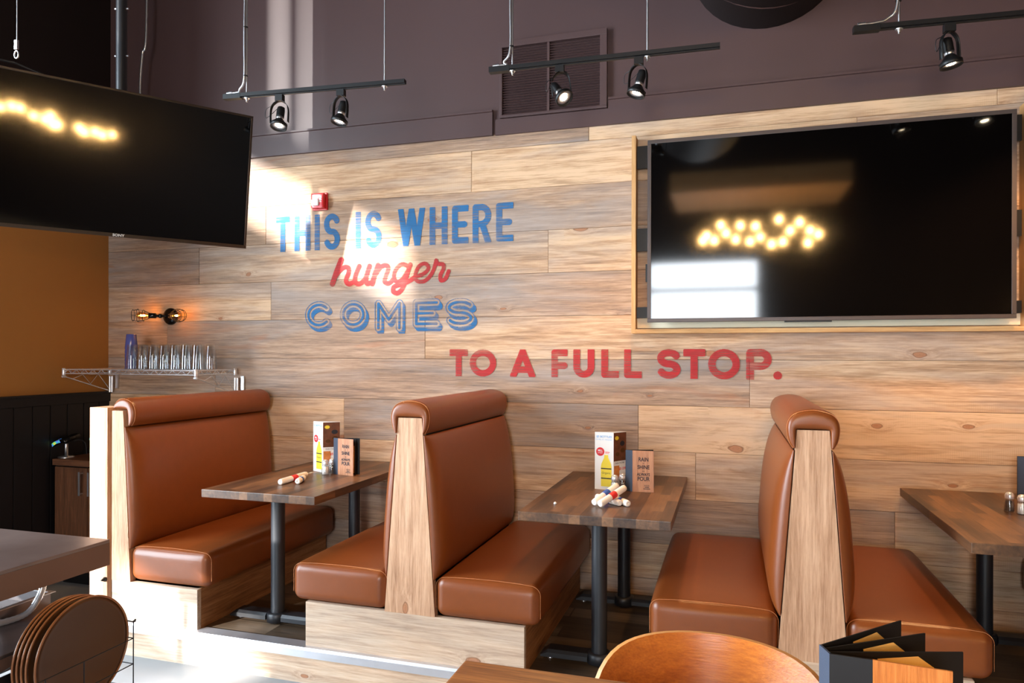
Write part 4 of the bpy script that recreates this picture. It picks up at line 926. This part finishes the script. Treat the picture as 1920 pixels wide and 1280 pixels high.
track((.575, 3.819, 3.100), (1.79, 3.905, 3.100), (.205, 1.07), ((.424, (.16, -.02, -1), 75), (.86, (.10, .16, -1), 75)), 'black track light at the top right picture corner')

# ---------------------------------------------------------------- wire shelf with glasses
t = thing('wire_shelf', 'chrome wire shelf with truss edges carrying the glasses', 'shelf', (-4.13, 4.27, 1.20))
x0, x1, y0, y1, z = -4.735, -3.545, 4.060, 4.470, 1.392
for y, nm in ((y0, 'front_truss'), (y1, 'rear_truss')):
    mb = MB(); mb.tube([(x0, y, z), (x1, y, z)], .0035, 8); mb.tube([(x0, y, z - .030), (x1, y, z - .030)], .0035, 8)
    n = 30; mb.tube([(x0 + (x1 - x0) * k / n, y, z - (0 if k % 2 else .030)) for k in range(n + 1)], .0026, 6); mb.build(nm, 'chrome', t)
for x in (x0, x1):
    mb = MB(); mb.tube([(x, y0, z), (x, y1, z)], .0035, 8); mb.tube([(x, y0, z - .030), (x, y1, z - .030)], .0035, 8)
    mb.tube([(x, y0 + (y1 - y0) * k / 10, z - (0 if k % 2 else .030)) for k in range(11)], .0026, 6); mb.build('end_truss', 'chrome', t)
mb = MB()
for k in range(1, 40): xx = x0 + (x1 - x0) * k / 40; mb.tube([(xx, y0, z + .004), (xx, y1, z + .004)], .0019, 6)
for yy in (4.16, 4.27, 4.37): mb.tube([(x0, yy, z), (x1, yy, z)], .003, 6)
mb.build('shelf_wires', 'chrome', t)
for x in (x0, x1):
    for y in (y0, y1): MB().lathe([(.012, -.040), (.013, -.036), (.013, .008), (.012, .010)], (x, y, z), n=18).build('corner_sleeve', 'chrome', t)
for x in (x0, x1):
    mb = MB(); yw = 4.470
    mb.tube([(x, yw, z - .06), (x, yw, 1.205)], .008, 10); mb.tube([(x + .022, yw, z - .06), (x + .022, yw, 1.205)], .008, 10)
    mb.tube([(x, y0, z - .050), (x, yw, 1.215)], .0042, 8); mb.tube([(x, 4.13, z - .074), (x, 4.22, z - .04), (x, 4.29, z - .115), (x, 4.36, z - .04), (x, yw, 1.225)], .003, 6)
    mb.lathe([(.010, 0), (.010, .022)], (x - .012, y0, z - .052), (1, 0, 0), 12)
    br = mb.build('wall_bracket', 'chrome', t)
    MB().box(x + .036, x + .064, 4.486, 4.498, 1.235, 1.345, .002).build('bracket_plate', 'zinc', br)
def glass(x, y):
    mb = MB(); h = .178; mb.lathe([(.0435, 0), (.0440, .003), (.0385, .09), (.0325, h - .004), (.0300, h), (.0001, h), (.0001, h - .012), (.0280, h - .014), (.0360, .09), (.0415, .001)], (0, 0, 0), n=28)
    mb.v = [(p[0] + x, p[1] + y, p[2] + 1.3985) for p in mb.v]
    return mb
g0 = None; rows = ((4.165, 'front'), (4.262, 'middle'), (4.36, 'rear')); xs = [-4.205 + .0965 * i for i in range(7)]
ordn = ('first', 'second', 'third', 'fourth', 'fifth', 'sixth', 'seventh')
for y, rn in rows[:2]:
    for i, x in enumerate(xs):
        xx = x + (.0 if rn == 'front' else .035)
        if g0 is None: g0 = o = glass(xx, y).build('pint_glass', 'glass'); base = Vector(o.location)
        else: o = g0.copy(); C.objects.link(o); o.location = (xx, y, base.z)
        tag(o, 'upturned clear pint glass on wire shelf, %s from left in the %s row' % (ordn[i], rn), 'glass', 'pint glasses on the wire shelf')
c0 = None
for k in range(6):
    mb = MB().lathe([(.0440, 0), (.0442, .004), (.0400, .05), (.0345, .108), (.0325, .110), (.0001, .110), (.0001, .108), (.032, .107), (.0385, .05), (.0425, .002)], (-4.283, 4.235, 1.3985 + k * .0295), n=28)
    if c0 is None: c0 = o = mb.build('plastic_cup', 'bluecup'); base = Vector(o.location)
    else: o = c0.copy(); C.objects.link(o); o.location = base + Vector((0, 0, k * .0295))
    tag(o, ('lowest', 'second lowest', 'third lowest', 'third highest', 'second highest', 'topmost')[k] + ' upturned cup in the translucent blue stack on wire shelf', 'cup', 'stack of blue cups')

# ---------------------------------------------------------------- twin cage sconce
t = thing('wall_sconce', 'black twin-arm sconce with caged filament bulbs above the wire shelf', 'wall lamp', (-4.160, 4.497, 1.735))
MB().lathe([(.066, 0), (.066, .010), (.058, .022), (.030, .030), (.0001, .031)], (-4.160, 4.4975, 1.801), (0, -1, 0), 28).build('back_plate', 'gloss_black', t)
def arm(pts, aim):
    aim = Vector(aim).normalized(); e = Vector(pts[-1])
    a = MB().tube(spline(pts, 5), .009, 10).build('arm', 'gloss_black', t)
    MB().rbox(pts[1][0] - .017, pts[1][0] + .017, pts[1][1] - .017, pts[1][1] + .017, pts[1][2] - .017, pts[1][2] + .017, .016).build('swivel', 'gloss_black', a)
    MB().lathe([(.014, -.006), (.021, 0), (.021, .045), (.016, .050)], e, aim, 20).build('bulb_holder', 'gloss_black', a)
    MB().lathe([(.012, .048), (.014, .06), (.026, .085), (.029, .105), (.022, .128), (.0001, .137)], e, aim, 20).build('bulb', 'amberglass', a)
    MB().lathe([(.0001, .070), (.006, .074), (.0065, .106), (.0001, .110)], e, aim, 10).build('filament', 'filament', a)
    q = Vector((0, 0, 1)).rotation_difference(aim); mb = MB()
    for r, h in ((.022, .046), (.044, .085), (.050, .125), (.044, .160)):
        mb.tube([e + q @ Vector((r * math.cos(2 * PI * k / 24), r * math.sin(2 * PI * k / 24), h)) for k in range(24)], .0022, 6, closed=True)
    for k in range(6):
        c, s = math.cos(PI * k / 3), math.sin(PI * k / 3)
        mb.tube([e + q @ Vector((r * c, r * s, h)) for r, h in ((.022, .046), (.044, .085), (.050, .125), (.044, .160))], .0018, 6)
    mb.build('cage', 'black', a)
arm([(-4.185, 4.470, 1.803), (-4.215, 4.445, 1.803), (-4.245, 4.430, 1.805)], (-.82, -.50, .0))
arm([(-4.140, 4.465, 1.800), (-4.120, 4.445, 1.800), (-4.100, 4.425, 1.800)], (.93, -.36, .0))

# ================================================================ LEFT SIDE
t = thing('service_cabinet', 'walnut service cabinet against the left wall behind the partition', 'cabinet', (-4.16, 4.24, -.18))
X0, X1 = -4.739, -3.520
MB().box(X0, X1, 4.000, 4.495, -.08, .694).build('carcass', 'black', t)
MB().box(X0 + .02, X1, 4.045, 4.49, -.18, -.081).build('toe_kick', 'black', t)
MB().box(X0, X1 + .005, 3.972, 4.495, .6945, .740, .003).build('countertop', 'walnut_h', t)
for k, (a, b) in enumerate(((-4.724, -4.424), (-4.416, -4.116), (-4.108, -3.808), (-3.80, -3.53))):
    d = MB().box(a, b, 3.980, 3.9995, -.07, .684, .002).build('door', 'walnut', t)
    hx = b - .045 if k % 2 == 0 else a + .03
    mb = MB(); mb.box(hx, hx + .014, 3.945, 3.953, .490, .660, .002)
    for zz in (.498, .644): mb.box(hx + .002, hx + .012, 3.9535, 3.9795, zz, zz + .008)
    mb.build('handle', 'zinc', d)
def pos_unit(x, y, label, ry, s=1.0):
    t = thing('touch_screen', label, 'touch screen', (x, y, .7405))
    MB().lathe([(.055, 0), (.055, .006), (.012, .012), (.012, .10)], (0, 0, 0), n=20).build('stand', 'zinc', t, world=False)
    M = Matrix.Translation((0, 0, .115)) @ Matrix.Rotation(ry, 4, 'Y') @ Matrix.Rotation(.25, 4, 'X')
    n = 10; vs = []; fs = []
    for k in range(n + 1):
        a = -.45 + .9 * k / n
        for y_, zz in ((-.07, 0), (.07, 0), (.07, .026), (-.07, .026)): vs.append((math.sin(a) * .16 * s, y_, math.cos(a) * .16 - .15 + zz))
    for k in range(n):
        for j in range(4): fs.append((k * 4 + j, k * 4 + (j + 1) % 4, k * 4 + 4 + (j + 1) % 4, k * 4 + 4 + j))
    fs += [(0, 1, 2, 3), (4 * n, 4 * n + 1, 4 * n + 2, 4 * n + 3)]
    MB().add(vs, fs, True).xform(M).build('shell', 'gloss_black', t, world=False)
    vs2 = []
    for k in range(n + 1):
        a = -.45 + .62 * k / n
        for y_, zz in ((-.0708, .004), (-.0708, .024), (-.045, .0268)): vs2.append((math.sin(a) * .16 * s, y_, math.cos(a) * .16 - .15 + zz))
    MB().add(vs2, [(3 * k + j, 3 * k + j + 1, 3 * k + j + 4, 3 * k + j + 3) for k in range(n) for j in (0, 1)], True).xform(M).build('rainbow_reflection_band', 'rainbow_reflection', t, world=False)  # band along the front edge carrying the painted, glowing rainbow reflection
    MB().tube(spline([(.05, .02, .12), (.10, .03, .13), (.14, .04, .10), (.15, .04, .02)], 6), .003, 6).build('cable', 'black', t, world=False)
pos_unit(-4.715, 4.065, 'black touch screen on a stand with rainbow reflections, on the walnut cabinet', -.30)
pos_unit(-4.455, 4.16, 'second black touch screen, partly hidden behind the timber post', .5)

t = thing('prep_table', 'stainless steel prep table at the lower left', 'table', (-2.90, 1.78, -.18))
X0, X1, Y0, Y1 = -3.32, -2.508, 1.15, 2.370
MB().box(X0, X1, Y0, Y1, .707, .720, .002).build('top', 'steel', t)
mb = MB(); mb.box(X1 - .012, X1 - .0002, Y0, Y1 - .0002, .612, .7065); mb.box(X0, X1 - .0122, Y1 - .012, Y1 - .0002, .612, .7065); mb.box(X0, X0 + .012, Y0, Y1 - .0122, .612, .7065); mb.build('apron', 'steel_edge', t)
MB().box(X0, X1 + .004, Y0, Y1 - .010, .404, .416, .002).build('lower_shelf', 'steel', t)
mb = MB(); mb.box(X1 - .008, X1 + .0035, Y0, Y1 - .012, .352, .4035); mb.box(X0, X1 - .009, Y1 - .024, Y1 - .012, .352, .4035); mb.build('shelf_lip', 'steel_edge', t)
for x in (X0 + .03, X1 - .07):
    for y in ((Y0 + .04,) if x > -3 else (Y0 + .04, Y1 - .05)):
        l = MB().tube([(x, y, -.16), (x, y, .351)], .020, 12).tube([(x, y, .4165), (x, y, .700)], .020, 12).build('leg', 'zinc', t)
        MB().lathe([(.024, 0), (.026, .004), (.022, .02)], (x, y, -.18), n=14).build('foot', 'black', l)
mb = MB(); pts = spline([(-2.755, 2.270, .62), (-2.742, 2.262, .56), (-2.745, 2.240, .49), (-2.764, 2.19, .434), (-2.80, 2.06, .430), (-2.90, 1.96, .430)], 14)
mb.tube(pts, [.012 + .0018 * (i % 2) for i in range(len(pts))], 12)
tag(mb.build('steel_hose', 'chrome'), 'corrugated steel hose curving onto the lower shelf of the prep table', 'hose')
t = thing('steam_pan', 'shallow dark-mouthed steel pan on the lower shelf of the prep table', 'pan', (-3.0, 2.24, .4165))
mb = MB(); mb.box(-3.25, -2.80, 2.11, 2.115, .4165, .475); mb.box(-3.25, -2.80, 2.335, 2.34, .4165, .475); mb.box(-2.805, -2.80, 2.1152, 2.3348, .4165, .475); mb.box(-3.25, -3.245, 2.1152, 2.3348, .4165, .475); mb.build('sides', 'steel', t)
MB().box(-3.244, -2.806, 2.116, 2.334, .4165, .422).build('bottom', 'black', t)
mb = MB(); mb.box(-3.262, -2.785, 2.098, 2.116, .4755, .479); mb.box(-3.262, -2.785, 2.334, 2.352, .4755, .479); mb.box(-2.806, -2.785, 2.1162, 2.3338, .4755, .479); mb.build('rim', 'zinc', t)
# round trays on edge in a wire rack
tr0 = None; R_ = .205
for k, (x, lab) in enumerate(((-2.386, 'nearest round brown tray facing the camera in the wire rack'), (-2.424, 'second round brown tray in the wire rack'), (-2.441, 'third round brown tray in the wire rack'), (-2.458, 'fourth round brown tray in the wire rack'), (-2.475, 'last round brown tray, against the steel prep table'))):
    if tr0 is None:
        tr0 = t = thing('round_tray', lab, 'tray', (x, 2.132, .150), group='round brown trays')
        MB().lathe([(.0001, -.004), (.168, -.004), (.188, .003), (R_ - .004, .006), (R_ - .004, .0085), (.186, .0055), (.167, -.0015), (.0001, -.0015)], (0, 0, R_), (1, 0, 0), 56).build('dish', 'tray', t, world=False)
        MB().tube([(.0072, R_ * math.cos(2 * PI * i / 64), R_ + R_ * math.sin(2 * PI * i / 64)) for i in range(64)], .0042, 8, closed=True).build('rim', 'tray_rim', t, world=False)
    else: o = copy_tree(tr0); o.location.x = x; o['label'] = lab; o.location.y = 2.132 - .004 * k; o.location.z = 150e-3 - .003 * (k % 3 == 1)
t = thing('wire_rack', 'black wire rack holding the round brown trays', 'rack', (-2.42, 2.05, .13))
xf, xb, yn, yf = -2.345, -2.492, 1.42, 2.333
mb = MB(); r = .0023
for z in (.335, .230, .136):
    mb.tube([(xb, yf, z), (xf, yf, z), (xf, yn, z)], r, 6); mb.tube([(xb, yn, z), (xf, yn, z)], r, 6)
for y in (2.10, 1.94, 1.78, 1.62, 1.50): mb.tube([(xf, y, .337), (xf, y, .136), (xb, y, .136)], r, 6)
mb.tube([(xf, yf, .10), (xf, yf, .408)], r, 6); mb.tube([(xb, yf, .408), (xf, yf, .402), (xf + .014, yf - .004, .408), (xf + .016, yf - .004, .416), (xf + .008, yf, .414), (xf, yf, .400)], r, 6)
mb.tube([(xb, 1.80, .400), (xb + .004, 1.83, .416), (xb + .02, 1.84, .41), (xb + .03, 1.84, .395), (xb + .065, 1.84, .39), (xb + .085, 1.86, .405)], r, 6)
mb.build('basket_wires', 'black', t)
MB().box(xb - .004, xb - .0005, 1.5, 2.2, .30, .345).build('hanging_plate', 'black', t)

# ================================================================ FOREGROUND
t = thing('bar_table', 'rustic wooden bar table, only its far corner in view at the bottom', 'table', (.13, .95, -.18))
MB().box(-.498, .78, .52, 1.312, .862, .900, .004).build('tabletop', 'rustic', t)
for x in (-.15, .45): MB().lathe([(.038, -.14), (.038, .86)], (x, .92, 0), n=24).build('column', 'iron', t)
MB().box(-.36, .66, .82, 1.02, -.18, -.142, .01).build('foot', 'iron', t)
t = thing('bar_stool', 'honey bentwood bar stool, curved backrest seen over the bar table', 'stool', (-.035, 1.40, -.18), math.radians(-2))
# backrest: bent plywood shell, concave side towards the camera
n, m = 36, 14; vs = []; fs = []; th = .010
def back_pt(u, v, k):
    a = u * 1.02; w = .236
    top = 1.098 - .05 * abs(u) ** 3.2; corner = (1 - min(1, abs(u)) ** 9) ** .5
    z = .80 + (top - .80) * (v * (0.30 + 0.70 * corner) if v > 0 else v)
    xx = math.sin(a) / math.sin(1.02) * w * (1 - .10 * (1 - v)); yy = .150 * (math.cos(a) - math.cos(1.02)) / (1 - math.cos(1.02)) - .055 + .05 * v
    nrm = Vector((math.sin(a), math.cos(a) * .9, 0)).normalized()
    return Vector((xx, yy, z)) + nrm * (th * k)
U = [math.sin(PI / 2 * (-1 + 2 * i / n)) for i in range(n + 1)]
for k in (0, 1):
    for u in U:
        for j in range(m + 1): vs.append(back_pt(u, j / m, k))
mm = m + 1; o_ = (n + 1) * mm
for i in range(n):
    for j in range(m):
        a = i * mm + j; fs.append((a, a + mm, a + mm + 1, a + 1)); fs.append((o_ + a, o_ + a + 1, o_ + a + mm + 1, o_ + a + mm))
bk = MB().add(vs, fs, True).build('backrest', 'ply', t, world=False)
ring = [i * mm for i in range(n + 1)] + [n * mm + j for j in range(1, mm)] + [i * mm + m for i in range(n - 1, -1, -1)] + [j for j in range(m - 1, 0, -1)]
MB().add(vs, [(a, b, o_ + b, o_ + a) for a, b in zip(ring, ring[1:] + ring[:1])], False).build('ply_edge', 'ply_edge', bk, world=False)
MB().rbox(-.20, .20, -.30, .10, .735, .758, .011, crown=(0, 0, -.006)).build('seat', 'ply', t, world=False)
MB().box(-.03, .03, .055, .085, .70, .90, .004).build('back_strut', 'iron', t, world=False)
for sx_ in (-1, 1):
    for y_ in (-.27, .08): MB().tube([(sx_ * .14, y_ * .8, .73), (sx_ * .21, y_ * 1.25, 0)], .012, 10).build('leg', 'iron', t, world=False)
mb = MB(); mb.tube([(-.19, -.30, .28), (.19, -.30, .28), (.19, .09, .28), (-.19, .09, .28)], .009, 8, closed=True); mb.build('footrest', 'iron', t, world=False)
# open menu standing on the bar table
t = thing('menu_folder', 'open black-leaved menu folder with amber pages in the lower right corner', 'menu', (.2, 1.04, .9005))
zb, zt = .9005, 1.122
def leaf(name, a, b, mat, th=.003, z0=zb, z1=zt):
    a, b = Vector((a[0], a[1], 0)), Vector((b[0], b[1], 0)); nn_ = (b - a).cross(Vector((0, 0, 1))).normalized() * th
    return MB().prism([(p.x, p.y) for p in (a, b, b - nn_, a - nn_)], 'z', z0, z1).build(name, mat, t)
s0 = (.113, 1.010)
leaf('cloth_spine', s0, (.122, .982), 'navy'); leaf('spine_lap', (.1222, .9818), (.171, .978), 'black')
leaf('front_cover', (.1713, .978), (.257, .970), 'menu_wood_warm')
for k, (tip, z1) in enumerate((((.236, 1.137), zt), ((.258, 1.100), zt - .002), ((.290, 1.050), zt - .004))):
    p = Vector((s0[0] + .004 + .003 * k, s0[1] - .006 * k)); q = Vector(tip)
    l = leaf('leaf', p, q, 'black', .002, zb + .001, z1)
    d = (q - p).normalized(); nn_ = Vector((d.y, -d.x)) * .0012; a = p + (q - p) * .36 + nn_; b = p + (q - p) * .86 + nn_; c = p + (q - p) * .66 + nn_
    off = t.location
    MB().add([(a.x, a.y, zb + .02), (b.x, b.y, zb + .02), (b.x, b.y, z1 - .030), (c.x, c.y, z1 - .005), (a.x, a.y, z1 - .008)], [(0, 1, 2, 3, 4)]).build('amber_page', 'orange_paper', l)

# ================================================================ THE ROOM BEHIND THE CAMERA (mirrored in the two screens)
p0 = None
def pendant(x, y, z, label):
    global p0
    if p0 is None:
        p0 = t = thing('pendant_bulb', label, 'pendant lamp', (x, y, z), group='bare pendant bulbs over the bar')
        MB().lathe([(.0001, 0), (.022, .008), (.030, .030), (.026, .055), (.014, .080), (.013, .085)], (0, 0, 0), n=16).build('bulb', 'pendant', t, world=False)
        MB().lathe([(.016, .0855), (.018, .09), (.018, .13), (.006, .14)], (0, 0, 0), n=14).build('socket', 'black', t, world=False)
        MB().tube([(0, 0, .14), (0, 0, 2.6)], .003, 6).build('cord', 'black', t, world=False)
    else:
        t = copy_tree(p0); t.location = (x, y, z); t['label'] = label
for k in range(18):
    pendant(-.45 + 1.75 * k / 17 + random.uniform(-.03, .03), -3.0 + random.uniform(-.35, .35), 3.36 + .30 * math.sin(k * 2.4) * .5 + random.uniform(-.07, .07), 'bare warm pendant bulb behind the camera over the bar')
for x, y, z in [(3.98, -2.53, 1.98), (4.22, -2.52, 2.01), (4.2, -2.37, 2.01), (4.49, -2.16, 1.89), (4.56, -2.07, 1.83), (4.31, -1.85, 1.87), (4.44, -1.58, 1.88), (4.9, -1.76, 1.78), (4.68, -1.46, 1.85), (4.72, -1.36, 1.82), (5.2, -1.46, 1.81), (4.34, -2.25, 1.92), (4.66, -2.18, 1.95)]:
    pendant(x, y, z, 'bare warm pendant bulb beside the camera over the bar')
struct(MB().box(-.9, 1.7, -4.2, -2.6, 4.05, 4.35).build('trim_8', 'frame_pine'))
